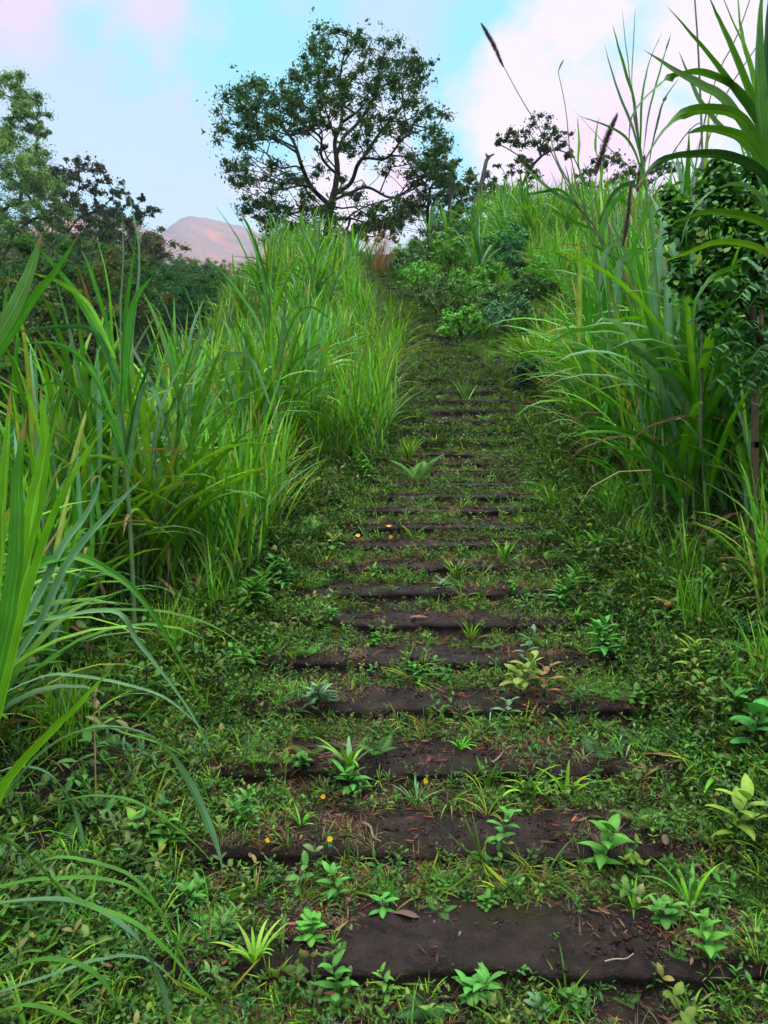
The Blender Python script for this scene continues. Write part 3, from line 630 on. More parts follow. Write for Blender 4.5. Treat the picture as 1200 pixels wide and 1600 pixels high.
def blob_tree(name, label, base, lobes, trunk, leaf, nleaf, cols, w, rt=.03, dens=1.0, flat=.7, bark=BARK, group=None, asp=.5, maxr=.4, sub=3, cat_='tree'):
    """lobes: (x,y,z,r) relative to base"""
    t = thing(name, label, cat_, tuple(base), 0, group); tg = []
    cs, rs = [], []
    for x, y, z, r in lobes:
        for k in range(sub):
            q = np.array([x, y, z]) + NR(0, .62, 3) * r * np.array([1, 1, .75]); cs.append(q); rs.append(r * U(.35, .75)); tg.append(q)
    nd, pr, rd = grow(trunk, tg, rt * .45, 2.3, .1, .3); g = G(); skeleton(g, nd, pr, rd, bark, 5, maxr); g.build('trunk', M_wood, t)
    g = G(); leafball(g, cs, rs, nleaf, leaf, cols, w, flat, asp=asp); g.build('crown', M_tree, t); return t
def pxlobes(base, d, lst):
    o = []
    for px, py, r in lst:
        p = P(px, py, d + U(-1, 1) * r / F * d * 1.2); o.append((p[0] - base[0], p[1] - base[1], p[2] - base[2], r / F * d))
    return o
def gbase(px, d): x = (px - 600) / F * d; return np.array([x, d, float(ground(x, d)) - .2])
DK = ((.028, .070, .018), (.05, .10, .025), (.10, .10, .045), (.07, .055, .03)); 
# tall feathery tree at the left edge
b = gbase(0, 62)
blob_tree('feathery_tree', 'tall feathery light-green tree at the left edge, the highest of the valley trees', b,
  pxlobes(b, 62, [(15, 132, 20), (-8, 125, 18), (38, 150, 20), (55, 178, 17), (60, 204, 14), (22, 168, 18), (10, 205, 24), (34, 218, 26), (55, 240, 26), (-10, 240, 34), (20, 265, 34), (62, 275, 32), (-20, 300, 38), (25, 315, 38), (72, 300, 26), (82, 328, 20), (-15, 350, 38), (30, 360, 34), (60, 345, 30), (-40, 200, 34), (-45, 280, 38), (5, 395, 34), (50, 385, 28), (-30, 400, 34), (40, 295, 32), (5, 330, 34), (75, 360, 24)]),
  [(0, 0, 0), (0, 0, 6), (.2, 0, 12), (.3, 0, 17)], .30, 210, ((.12, .27, .045), (.18, .34, .06), (.08, .18, .05)), (3, 2, 2), .05, flat=.6, asp=.3, sub=9)
b = gbase(95, 70)
blob_tree('bushy_tree', 'dark bushy tree filling the gap between the feathery tree and the reddish tree', b, pxlobes(b, 70, [(90, 300, 22), (115, 320, 24), (95, 345, 26), (130, 350, 24), (150, 340, 22), (165, 360, 22), (110, 375, 26), (145, 378, 26), (80, 378, 24), (185, 368, 20), (100, 275, 16), (175, 335, 16)]), [(0, 0, 0), (0, 0, 5), (0, 0, 9)], .28, 150, ((.03, .09, .018), (.05, .12, .022), (.09, .10, .03)), (3, 2, 1), .04, sub=8)
b = gbase(215, 74)
blob_tree('bushy_tree', 'olive bushy tree with autumn-brown patches left of the mountain', b, pxlobes(b, 74, [(205, 355, 20), (225, 365, 20), (190, 372, 22), (245, 378, 18), (215, 385, 24), (260, 388, 16), (235, 395, 20), (180, 392, 22)]), [(0, 0, 0), (0, 0, 5), (0, 0, 8)], .28, 140, ((.07, .10, .025), (.12, .09, .03), (.045, .09, .02)), (3, 1.4, 2), .04, sub=8)
b = gbase(120, 66)
blob_tree('slender_tree', 'open-crowned reddish tree with thin pale limbs beside the feathery tree', b,
  pxlobes(b, 66, [(110, 262, 16), (130, 255, 14), (150, 268, 14), (165, 285, 12), (95, 285, 14), (125, 285, 14), (148, 300, 12), (105, 312, 14), (178, 300, 8), (85, 270, 10), (135, 330, 10), (92, 335, 14), (155, 325, 9)]),
  [(0, 0, 0), (0, 0, 5), (-.4, 0, 9), (0, 0, 12)], .30, 50, ((.055, .06, .04), (.045, .07, .03), (.09, .06, .045)), (3, 3, 1), .04, sub=8)
b = gbase(205, 64)
blob_tree('sparse_tree', 'small sparse tree with separate leafy tufts right of the reddish tree', b,
  pxlobes(b, 64, [(195, 305, 9), (205, 318, 8), (222, 310, 7), (240, 328, 9), (232, 327, 7), (190, 325, 9), (178, 330, 10), (212, 332, 8), (170, 345, 11), (195, 345, 9), (215, 345, 8)]),
  [(0, 0, 0), (0, 0, 5), (0, 0, 9)], .28, 50, ((.03, .06, .025), (.05, .085, .03)), (3, 2), .035, sub=6)
# forest on the far side of the valley
def forest_proto(k):
    cols = [((.028, .095, .016), (.045, .13, .020), (.018, .06, .012)), ((.050, .14, .020), (.08, .19, .025), (.03, .09, .018)), ((.075, .11, .028), (.11, .12, .03), (.045, .09, .02)), ((.022, .10, .030), (.035, .13, .035), (.016, .065, .02)), ((.050, .10, .035), (.08, .13, .045), (.035, .08, .025))][k]
    lob = []
    H_ = [9, 8, 8.5, 7.5, 9.5][k]
    for j in range(15): 
        a = U(0, 6.28); r = 2.7 * U(0, 1) ** .5; lob.append((math.cos(a) * r, math.sin(a) * r, H_ - .38 * r * r * .5 - U(0, 3.6), U(.9, 1.6)))
    return blob_tree('forest_tree', 'x', (0, 0, 0), lob, [(0, 0, -.5), (.1, 0, 2), (0, .1, 4.2)], .21, 230, cols, (3, 2, 2), .05, flat=.7, group='x', sub=3)
FP = [forest_proto(k) for k in range(5)]
FL = ['dark green crown in the wooded slope across the valley', 'mid-green crown in the wooded slope across the valley', 'brownish olive crown in the wooded slope across the valley', 'blue-green crown in the wooded slope across the valley', 'greyish green crown in the wooded slope across the valley']
cnt = 0; usedF = set()
ft = []
for _ in range(9000):
    d = 24 + 105 * U(0, 1) ** .8; px = U(-70, 470); x = (px - 600) / F * d; z = float(ground(x, d))
    if x - float(xc(d)) > -8 - .04 * d: continue
    dm = 2.9 + .013 * d
    if any((x - q[0]) ** 2 + (d - q[1]) ** 2 < dm * dm for q in ft): continue
    ft.append((x, d, z))
    if len(ft) >= 260: break
for x, d, z in ft:
    k = rng.choice(5, p=[.3, .22, .16, .17, .15]); sc = U(.75, 1.25)
    line = np.interp(x / d * F + 600, [-70, 60, 110, 200, 250, 340, 440], [350, 345, 352, 362, 388, 398, 415]) + U(0, 20)
    sc = min(sc, ((HZ - line) / F * d + EYE - z) / 9.6)
    if sc < .42: continue
    if k in usedF: o = dup(FP[k], (x, d, z), U(0, 6.28), sc)
    else: o = FP[k]; usedF.add(k); o.location = (x, d, z); o.scale = (sc,) * 3
    o['label'] = FL[k]; o['group'] = 'trees of the wooded slope across the valley'
# trees behind the crest, right of the big tree
def back_tree(name, label, px, d, lobes, tr, **k):
    b = gbase(px, d); pts = [np.array(P(a, c, d)) - b for a, c in tr]; pts = [np.array((0, 0, 0))] + pts
    return blob_tree(name, label, b, pxlobes(b, d, lobes), pts, k.pop('leaf', .22), k.pop('nleaf', 70), k.pop('cols', DK), k.pop('w', (3, 2, .6, .6)), k.pop('rt', .03), **k)
back_tree('leaning_tree', 'dark leaning tree with tiered crown behind the tall grass on the right', 800, 42,
  [(805, 205, 14), (830, 200, 16), (855, 205, 15), (875, 215, 14), (785, 215, 8), (815, 225, 14), (845, 225, 14), (812, 260, 12), (830, 268, 12), (820, 250, 9), (868, 235, 12), (890, 245, 10), (778, 222, 5)],
  [(800, 330), (815, 290), (835, 255)], sub=7, leaf=.18, nleaf=60)
back_tree('background_tree', 'dense low dark tree on the skyline left of the broken trunk', 715, 46, [(715, 290, 18), (740, 278, 16), (735, 300, 18), (700, 305, 16), (755, 292, 14), (720, 320, 20), (690, 285, 10), (750, 315, 16), (780, 300, 12)], [(715, 340), (720, 315)], nleaf=80, sub=9)
back_tree('background_tree', 'pale pinkish thin tree just behind the broken trunk', 775, 50, [(775, 260, 9), (785, 275, 9), (770, 285, 9), (790, 292, 8), (762, 270, 7)], [(775, 340), (776, 300)], nleaf=30, sub=3, cols=((.07, .06, .05), (.06, .075, .04)), w=(2, 2))
back_tree('background_tree', 'low dark tree on the skyline behind the right-hand grass', 940, 44, [(930, 260, 16), (955, 250, 15), (985, 262, 15), (915, 285, 15), (960, 285, 18), (1000, 280, 15), (900, 300, 10), (1030, 270, 16), (1060, 265, 14), (885, 325, 12), (870, 310, 10)], [(940, 340), (945, 310)], nleaf=45, sub=8)
back_tree('background_tree', 'thin twiggy tree at the right foot of the big tree', 672, 38, [(665, 262, 14), (690, 255, 13), (700, 275, 11), (655, 280, 10), (680, 240, 10), (710, 262, 8), (650, 300, 14), (670, 315, 16), (640, 325, 14)], [(668, 330), (672, 295)], nleaf=30, sub=8)
back_tree('background_tree', 'dark bushy tree below the left side of the big crown', 455, 36, [(440, 370, 16), (460, 362, 14), (480, 370, 14), (430, 385, 16), (555, 360, 14), (580, 352, 14), (600, 355, 16), (620, 348, 14), (540, 372, 12)], [(455, 395), (457, 380)], nleaf=70, sub=8)
back_tree('background_tree', 'greyish tree mass on the skyline between the big tree and the dead stem', 690, 52, [(640, 320, 18), (665, 322, 18), (690, 312, 20), (715, 322, 20), (650, 345, 18), (680, 345, 18), (625, 345, 16), (705, 345, 16)], [(685, 350), (688, 330)], nleaf=60, sub=9, cols=((.05, .07, .045), (.07, .10, .05), (.09, .09, .06)), w=(2, 2, 1))
back_tree('background_tree', 'greyish tree mass on the skyline below the leaning tree', 800, 54, [(770, 322, 18), (800, 315, 16), (825, 300, 14), (850, 318, 18), (785, 345, 16), (870, 335, 16), (735, 330, 14)], [(800, 350), (802, 330)], nleaf=50, sub=8, cols=((.05, .07, .05), (.07, .10, .06), (.04, .08, .05)), w=(2, 2, 1))
# broken trunk
b = gbase(752, 40)
t = thing('broken_trunk', 'bare broken grey tree trunk with forked stub top on the skyline', 'dead tree', tuple(b)); g = G()
tube(g, [(0, 0, 0)] + [P(*q, 40) - b for q in ((748, 305), (755, 275), (760, 250), (764, 243))], [.15, .14, .12, .10, .06], (.10, .075, .065), 7); g.build('trunk', M_wood, t)
g = G(); tube(g, [P(*q, 40) - b for q in ((760, 252), (767, 243), (772, 241))], [.07, .06, .04], (.10, .075, .065), 6); tube(g, [P(*q, 40) - b for q in ((762, 246), (759, 240))], [.08, .04], (.10, .075, .065), 6); g.build('branch', M_wood, t)
b = gbase(702, 36)
t = thing('dead_post', 'dark bare dead stem standing left of the broken trunk', 'dead stem', tuple(b)); g = G()
tube(g, [(0, 0, 0)] + [P(*q, 36) - b for q in ((703, 310), (704, 275), (705, 262))], [.12, .1, .08, .05], (.06, .045, .04), 6); g.build('trunk', M_wood, t)

# bushes on the upper slope
def bush(name, label, px, py, w, h, cols, ww, leaf=.07, n=40, nl=90, group=None, asp=.4):
    b = hit(px, py); d = b[1]; t = thing(name, label, 'bush', tuple(b), 0, group); W_, H_ = w / F * d, h / F * d; cs = []; 
    for k in range(n):
        a = U(0, 6.28); r = U(0, 1) ** .5; zz = U(.25, .95); cs.append((math.cos(a) * r * W_ / 2 * math.sqrt(max(.1, 1 - (zz - .45) ** 2 * 2.4)), math.sin(a) * r * W_ / 2, H_ * zz))
    g = G()
    for c in cs[:10]: tube(g, [(0, 0, -.05), np.array(c) * (.4, .4, .6), c], [.02, .012, .005], (.10, .07, .05), 4)
    g.build('stem', M_wood, t); g = G(); leafball(g, cs, np.full(n, min(W_, H_) * .17), nl, leaf, cols, ww, .8, asp=asp, up=.8); g.build('foliage', M_leaf, t); return t
GB = ((.12, .36, .04), (.17, .44, .05), (.07, .24, .04)); DB_ = ((.05, .22, .07), (.08, .30, .10), (.035, .14, .06))
for a in [('round bright green bush tapering to its stem beside the upper path', 708, 432, 60, 72, GB), ('dark green bush right of the cane tufts on the upper slope', 800, 428, 74, 72, DB_), ('green bush on the skyline below the broken trunk', 745, 352, 66, 46, GB), ('small dark bush below the skyline bush', 728, 380, 40, 40, DB_), ('dark green bush with pale stem on the right slope', 830, 398, 50, 45, DB_), ('low blue-green bush right of the mid path', 790, 530, 90, 62, ((.06, .18, .07), (.09, .24, .10), (.04, .12, .05))), ('dark low fern bush in the hollow right of the path', 835, 615, 70, 48, ((.02, .07, .035), (.03, .10, .045))), ('olive bush left of the round bush on the upper slope', 672, 415, 60, 50, ((.05, .13, .035), (.08, .16, .04))), ('leafy bush under the skyline, right of the dry straw tuft', 640, 440, 60, 50, ((.045, .12, .035), (.07, .16, .045))), ('small dark green bush beside the dark bush on the right slope', 770, 450, 50, 40, GB)]:
    bush('slope_bush', a[0], *a[1:5], a[5], [1] * len(a[5]), leaf=.11 if a[2] < 460 else .08)
for q_, (px, py, w_, h_) in enumerate([(655, 470, 70, 55), (690, 500, 80, 60), (735, 480, 70, 55), (720, 535, 80, 50), (765, 500, 60, 50), (850, 470, 60, 60), (640, 420, 55, 45), (690, 395, 50, 45), (775, 395, 55, 48), (850, 430, 55, 50), (820, 480, 70, 55), (880, 400, 60, 55)]):
    bush('slope_bush', ['mid-green rounded shrub in the mixed bushes right of the upper path', 'dull olive shrub in the mixed bushes right of the upper path', 'bright leafy shrub in the mixed bushes right of the upper path'][q_ % 3], px, py, w_, h_, [GB, ((.06, .14, .03), (.09, .18, .05)), ((.11, .32, .04), (.16, .38, .06))][q_ % 3], [2, 2, 1][:3 if q_ % 3 == 0 else 2], leaf=.09, n=34)['group'] = 'mixed bushes right of the upper path'
def dry_tuft(label, px, py, h, n, w):
    b = hit(px, py); d = b[1]; t = thing('dry_grass_tuft', label, 'dry grass', tuple(b)); g = G(); hh = h / F * d
    t_tuft(g, n, hh, .012, ((.36, .20, .10), STRAW, (.25, .22, .08)), (3, 2, 1), w / F * d, 1.3, 1.3); g.build('leaf_blades', M_dry, t)
dry_tuft('reddish-brown dry straw tuft at the top of the path', 592, 425, 75, 320, 14)
dry_tuft('pale dry straw tuft left of the skyline canes', 655, 385, 50, 220, 14)
dry_tuft('pale withered tuft among the canes on the skyline', 832, 372, 45, 160, 12)

# ------------------------------------------------------------------ hero blades placed one by one
def ribbon(g, pts, w, col, K=26, kind='grass', roll=.0, fold=.2, tip=2):
    p = cat(pts, K)[None]; p[0] += np.cumsum(NR(0, .0008, p[0].shape), 0); tan = np.gradient(p, axis=1); tan /= np.linalg.norm(tan, axis=2, keepdims=True)
    view = p - np.array([0, 0, EYE]); view /= np.linalg.norm(view, axis=2, keepdims=True)
    up = np.array([0, 0, 1.]) * np.ones_like(p); nrm = up * .75 - view * .65; s = np.cross(tan, nrm); s /= np.linalg.norm(s, axis=2, keepdims=True) + 1e-9
    t = np.linspace(-.5, 1, K + 1)[None, :, None] * roll; s = s * np.cos(t) + np.cross(tan, s) * np.sin(t)
    g.add(*curve_ribbon(p, s, np.array([w]), kind, np.array([col]), fold, 1.3, np.array([tip if U(0, 1) > .3 else U(.86, .97)]), 13))
def hero(name, label, cat_, base, groups, stems=(), group=None):
    """groups: (child name, material, [(pixel pts, depth or depths, width m, colour), ...])"""
    t = thing(name, label, cat_, tuple(base), 0, group)
    for cn, m_, lst in groups:
        g = G()
        for pts, d, w, col in lst:
            ds = np.linspace(*d, len(pts)) if isinstance(d, tuple) else [d] * len(pts)
            w = w * (1.35 if ds[0] < 2.2 else 1.3)
            ribbon(g, [P(a, b, q) - base for (a, b), q in zip(pts, ds)], w, np.array(col) * U(.9, 1.1), roll=U(-.6, .6))
        g.build(cn, m_, t)
    if stems:
        g = G()
        for pts, d, r, col in stems:
            q = cat([P(a, b, d) - base for a, b in pts], 10); tube(g, q, np.linspace(r, r * .5, 11), col, 6)
        g.build('stem', M_blade, t)
    return t
def gb(x, y): return np.array([x, y, float(hq(x, y))])
SG = (.16, .28, .08)
# left foreground cane
b = gb(-.80, 1.30)
hero('foreground_grass', 'big bright lime grass with wide upright blades at the left edge, nearest the camera', 'tall grass', b, [('leaf_blades', M_blade, [
  ([(-60, 1330), (-5, 1100), (60, 850), (120, 720), (182, 640)], 1.30, .034, LIME), ([(-70, 1250), (0, 1010), (60, 800), (78, 700), (92, 630)], 1.35, .030, LIME),
  ([(-50, 1180), (20, 960), (50, 790), (70, 690), (62, 600)], 1.5, .030, LIME), ([(-80, 1300), (-20, 1100), (20, 900), (25, 760), (40, 640)], 1.25, .032, GRN),
  ([(-60, 1200), (-10, 950), (5, 780), (20, 600)], 1.4, .03, LIME), ([(-80, 1500), (-10, 1260), (70, 1150), (120, 1100), (175, 1040)], 1.2, .028, LIME),
  ([(-40, 1120), (60, 980), (110, 880), (180, 800), (225, 755)], 1.6, .02, BLUE), ([(-60, 1050), (40, 960), (90, 860), (140, 790), (160, 730)], 1.7, .018, BLUE),
  ([(-40, 1000), (40, 900), (90, 870), (150, 880), (230, 950), (330, 1130)], 1.7, .018, GRN)])],
  [([(-60, 2300), (-55, 1700), (-60, 1250)], 1.32, .009, SG)])
b = gb(-.95, 1.75)
hero('arching_grass', 'dark green grass with long blades arching over the lower left corner', 'tall grass', b, [('leaf_blades', M_blade, [
  ([(-60, 1330), (60, 1180), (150, 1135), (240, 1150), (300, 1225), (345, 1330), (350, 1400)], 1.6, .020, BLUE), ([(-60, 1300), (20, 1230), (130, 1135), (200, 1142), (290, 1180), (340, 1290)], 1.75, .015, GRN),
  ([(-60, 1350), (60, 1270), (150, 1245), (230, 1265), (310, 1330), (350, 1380)], 1.6, .015, GRN), ([(-60, 1420), (40, 1405), (130, 1410), (210, 1460), (250, 1530), (268, 1620)], 1.45, .024, BLUE),
  ([(-60, 1285), (30, 1320), (110, 1400), (200, 1440), (260, 1490), (345, 1590)], 1.4, .018, GRN), ([(-60, 1400), (50, 1375), (150, 1370), (220, 1395), (270, 1460), (285, 1560)], 1.7, .016, GRN),
  ([(-60, 1560), (20, 1510), (110, 1495), (180, 1540), (220, 1640)], 1.45, .016, GRN), ([(-40, 1560), (60, 1530), (150, 1500), (230, 1500), (300, 1560)], 1.7, .013, BLUE),
  ([(-60, 1230), (30, 1200), (90, 1220), (125, 1290), (135, 1350)], 1.6, .013, BLUE), ([(-50, 1450), (60, 1350), (140, 1345), (220, 1380), (280, 1480), (300, 1530)], 1.85, .012, GRN),
  ([(-60, 1620), (30, 1570), (120, 1590), (170, 1640)], 1.4, .014, GRN), ([(-60, 1120), (60, 1060), (150, 1060), (260, 1090), (330, 1150)], 1.9, .011, BLUE),
  ([(-50, 1000), (80, 965), (180, 955), (215, 1000), (290, 1100), (345, 1200)], 1.95, .012, BLUE), ([(-40, 880), (80, 960), (150, 950), (270, 955), (350, 985), (400, 1025)], 2.1, .010, GRN)])],
  [([(-90, 2100), (-90, 1600), (-70, 1350)], 1.7, .007, SG)])
b = gb(-1.55, 2.9)
hero('left_edge_grass', 'pair of broad pale blades rising at the left edge against the dark forest', 'tall grass', b, [('leaf_blades', M_blade, [
  ([(-80, 650), (-20, 550), (20, 480), (45, 420), (62, 365)], 2.6, .045, (.13, .30, .07)), ([(-80, 680), (0, 545), (45, 475), (85, 425), (125, 365)], 2.7, .032, GRN), ([(-60, 560), (0, 500), (10, 460), (18, 410)], 3.0, .02, GRN)])],
  [([(-110, 1300), (-100, 900), (-85, 660)], 2.7, .010, SG)])
b = gb(-1.75, 4.2)
hero('tall_cane', 'tall cane with upright fan of blades rising above the left grass', 'tall grass', b, [('leaf_blades', M_blade, [
  ([(190, 640), (178, 540), (170, 450), (150, 365)], 4.2, .035, LIME), ([(190, 620), (195, 500), (205, 420), (215, 340)], 4.2, .05, GRN), ([(188, 600), (186, 480), (190, 400), (188, 320)], 4.3, .035, BLUE),
  ([(195, 600), (205, 520), (215, 400), (198, 300)], 4.2, .03, BLUE), ([(195, 640), (200, 540), (212, 470), (240, 430)], 4.1, .055, GRN), ([(188, 650), (170, 560), (120, 460), (60, 385), (28, 355)], 4.1, .035, GRN),
  ([(180, 560), (140, 480), (90, 440), (40, 424)], 4.0, .03, LIME), ([(185, 600), (150, 520), (100, 510), (20, 520)], 4.0, .026, DEEP), ([(190, 690), (150, 590), (100, 540), (30, 535)], 3.9, .026, GRN),
  ([(195, 690), (215, 590), (250, 500), (215, 455)], 4.2, .03, LIME), ([(195, 720), (210, 640), (235, 560), (250, 520)], 4.2, .05, DEEP), ([(200, 760), (215, 640), (232, 600), (252, 640), (255, 690)], 4.1, .045, BLUE),
  ([(205, 740), (160, 640), (90, 600), (50, 610)], 4.0, .026, GRN), ([(188, 600), (165, 500), (140, 420), (125, 390)], 4.4, .024, GRN)])],
  [([(215, 1150), (205, 850), (188, 620)], 4.2, .016, (.17, .30, .14))])
b = gb(-1.3, 6.0)
hero('tall_cane', 'tall cane whose blades curve left in front of the distant mountain', 'tall grass', b, [('leaf_blades', M_blade, [
  ([(420, 560), (405, 460), (375, 380), (335, 320)], 6.0, .042, GRN), ([(422, 560), (412, 450), (390, 370), (355, 316)], 6.0, .042, GRN), ([(425, 540), (415, 440), (395, 370), (372, 325)], 6.1, .036, GRN), ([(425, 540), (420, 450), (405, 400), (395, 360)], 6.1, .03, BLUE),
  ([(430, 560), (430, 460), (445, 390), (470, 345)], 6.0, .040, LIME), ([(428, 600), (425, 500), (455, 420), (500, 385)], 5.9, .045, LIME), ([(425, 600), (400, 500), (350, 430), (325, 410)], 5.9, .03, GRN), ([(430, 560), (420, 470), (425, 400), (430, 350)], 6.1, .04, LIME),
  ([(430, 620), (450, 520), (480, 480), (520, 500)], 5.9, .035, GRN), ([(425, 640), (390, 560), (340, 560), (300, 600)], 5.8, .03, BLUE)])],
  [([(440, 880), (432, 700), (426, 540)], 6.0, .016, SG)])
def fan(label, px, py, d, n, ln, w, spread=.5, lean=0, stem=120, cols=(LIME, GRN, BLUE)):
    """young cane tuft: fan of upright blades topping one stem"""
    base = hit(px, py + stem, 5); d = base[1]
    ln = ln / F * d; w = w / F * d
    t = thing('cane_tuft', label, 'tall grass', tuple(base)); top = P(px, py, d) - base; g = G()
    tube(g, cat([(0, 0, 0), top * .5, top], 6), np.linspace(.016, .01, 7), (.22, .24, .12), 6); g.build('stem', M_blade, t); g = G()
    az = U(0, 6.28, n); b0 = top - np.array([0, 0, 1]) * U(0, .35, n)[:, None] * ln
    g.add(*blades(b0, az, 1.52 - np.abs(NR(0, spread * .6, n)), ln * U(.6, 1.1, n), w * U(.7, 1.2, n), U(.1, .9, n), pick(n, cols, [1] * len(cols)), K=9, twist=U(-.8, .8, n))); g.build('leaf_blades', M_blade, t)
for a in [('upright cane tuft on the crest in front of the big trunk', 552, 410, 0, 24, 72, 5), ('dark-bladed cane tuft left of the straw tuft', 577, 405, 0, 14, 48, 4.5), ('cane tuft beneath the left side of the big crown', 490, 420, 0, 22, 78, 5), ('narrow cane tuft just left of the big trunk', 520, 420, 0, 16, 70, 4.5),
          ('broad blue-green cane tuft on the skyline right of the dead stem', 790, 352, 0, 26, 66, 5), ('tilted bright cane tuft right of the blue-green one', 822, 350, 0, 14, 66, 5.5), ('cane tuft with withered base in front of the round bush', 748, 408, 0, 26, 92, 5), ('thin cane tuft on the skyline below the dead stem', 699, 362, 0, 16, 66, 5), ('pale cane tuft on the skyline left of the dead stem', 672, 365, 0, 18, 56, 4.5),
          ('lone narrow tuft growing in the middle of the upper path', 727, 622, 0, 10, 56, 2.4)]:
    fan(a[0], a[1], a[2], a[3], a[4], a[5], a[6], stem=34 if a[1] != 727 else 6)

# right-hand canes
b = gb(1.75, 2.6)
hero('right_cane', 'large cane with broad arching blades filling the upper right corner', 'tall grass', b, [('leaf_blades', M_blade, [
  ([(1210, 330), (1188, 190), (1145, 75), (1105, -15)], 2.6, .040, GRN), ([(1205, 320), (1182, 140), (1160, 50), (1150, -30)], 2.7, .045, LIME), ([(1200, 280), (1190, 160), (1187, 70), (1192, -40)], 2.5, .052, GRN),
  ([(1205, 300), (1197, 210), (1141, 122), (1089, 55), (1043, 5)], 2.6, .040, GRN), ([(1215, 330), (1200, 262), (1141, 163), (1100, 131), (1066, 111), (1008, 75)], 2.5, .034, BLUE),
  ([(1215, 300), (1197, 242), (1156, 181), (1098, 172), (1054, 187), (1013, 242), (994, 300)], 2.45, .036, GRN), ([(1210, 280), (1170, 160), (1110, 118), (1066, 115), (1025, 138), (987, 181), (980, 235)], 2.6, .036, GRN),
  ([(1215, 330), (1197, 262), (1165, 216), (1112, 201), (1075, 210)], 2.4, .038, GRN), ([(1220, 350), (1200, 280), (1141, 245), (1072, 242), (1025, 257), (990, 300)], 2.4, .034, DEEP),
  ([(1220, 400), (1200, 350), (1141, 332), (1101, 329), (1045, 350)], 2.3, .028, GRN), ([(1220, 440), (1195, 395), (1130, 380), (1080, 395), (1030, 415)], 2.3, .022, LIME), ([(1215, 370), (1180, 300), (1130, 290), (1080, 330), (1060, 390)], 2.6, .026, BLUE),
  ([(1205, 330), (1170, 240), (1125, 195), (1090, 150), (1060, 80)], 2.7, .028, BLUE), ([(1210, 300), (1200, 190), (1170, 90), (1120, -30)], 2.8, .035, LIME), ([(1215, 500), (1180, 420), (1120, 430), (1085, 470), (1080, 530)], 2.5, .024, GRN),
  ([(1225, 300), (1215, 180), (1205, 80), (1210, -30)], 2.5, .05, DEEP)])],
  [([(1240, 1200), (1230, 700), (1215, 320)], 2.55, .017, SG)])
b = gb(2.25, 5.6)
hero('right_cane', 'upright cane fan with pointed blades silhouetted on the sky right of centre', 'tall grass', b, [('leaf_blades', M_blade, [
  ([(1006, 270), (990, 205), (965, 140), (943, 68)], 5.60, 0.0364, BLUE), ([(1002, 250), (990, 160), (975, 110), (955, 38)], 5.60, 0.0364, GRN), ([(998, 215), (988, 150), (980, 90), (970, 12)], 5.74, 0.0280, BLUE), ([(992, 190), (988, 130), (990, 70), (993, 10)], 5.74, 0.0224, BLUE),
  ([(1000, 230), (1003, 160), (1015, 100), (1036, 48)], 5.60, 0.0420, GRN), ([(1006, 240), (1012, 180), (1030, 110), (1048, 50)], 5.60, 0.0364, GRN), ([(1012, 270), (1022, 210), (1035, 160), (1062, 120)], 5.60, 0.0364, DEEP), ([(1010, 300), (990, 230), (960, 200), (905, 180)], 5.46, 0.0224, GRN),
  ([(1015, 320), (1000, 280), (950, 230), (890, 165)], 5.60, 0.0168, BROWN), ([(1015, 300), (1050, 240), (1080, 200), (1100, 190)], 5.60, 0.0364, DEEP)])],
  [([(1040, 800), (1030, 500), (1008, 280), (990, 180)], 5.60, 0.0140, SG), ([(1095, 700), (1098, 300), (1092, 100), (1085, -10)], 5.04, 0.0098, (.2, .2, .14)), ([(1060, 400), (1110, 150), (1150, 60), (1175, -10)], 5.18, 0.0070, (.2, .18, .14)), ([(1050, 420), (1120, 180), (1190, 60)], 5.60, 0.0084, (.2, .18, .14))])
b = gb(2.1, 7.3)
hero('right_cane', 'cane cluster leaning left under the flower spikes', 'tall grass', b, [('leaf_blades', M_blade, [
  ([(925, 330), (900, 300), (870, 250), (852, 175)], 7.38, 0.0497, BLUE), ([(925, 330), (905, 260), (905, 220), (903, 180)], 7.38, 0.0568, LIME), ([(930, 320), (912, 280), (890, 230), (862, 190)], 7.38, 0.0497, GRN), ([(930, 330), (880, 310), (840, 280), (800, 240)], 7.10, 0.0426, BLUE),
  ([(930, 360), (880, 340), (860, 330), (845, 380)], 6.96, 0.0355, GRN), ([(925, 350), (880, 300), (845, 300), (800, 310)], 7.10, 0.0312, GRN), ([(930, 330), (940, 270), (930, 230), (935, 180)], 7.38, 0.0312, LIME), ([(935, 350), (960, 300), (990, 290), (1010, 330)], 7.10, 0.0483, DEEP),
  ([(935, 380), (950, 330), (975, 310), (1000, 360)], 6.96, 0.0483, GRN), ([(925, 380), (960, 400), (985, 420), (1000, 490)], 6.82, 0.0568, GRN), ([(970, 380), (950, 390), (940, 420), (935, 470)], 6.53, 0.0497, BLUE), ([(985, 400), (970, 410), (965, 450), (960, 500)], 6.39, 0.0568, BLUE)])],
  [([(950, 700), (935, 450), (925, 320)], 7.38, 0.0185, SG), ([(960, 700), (950, 450), (930, 300)], 7.24, 0.0170, SG)])
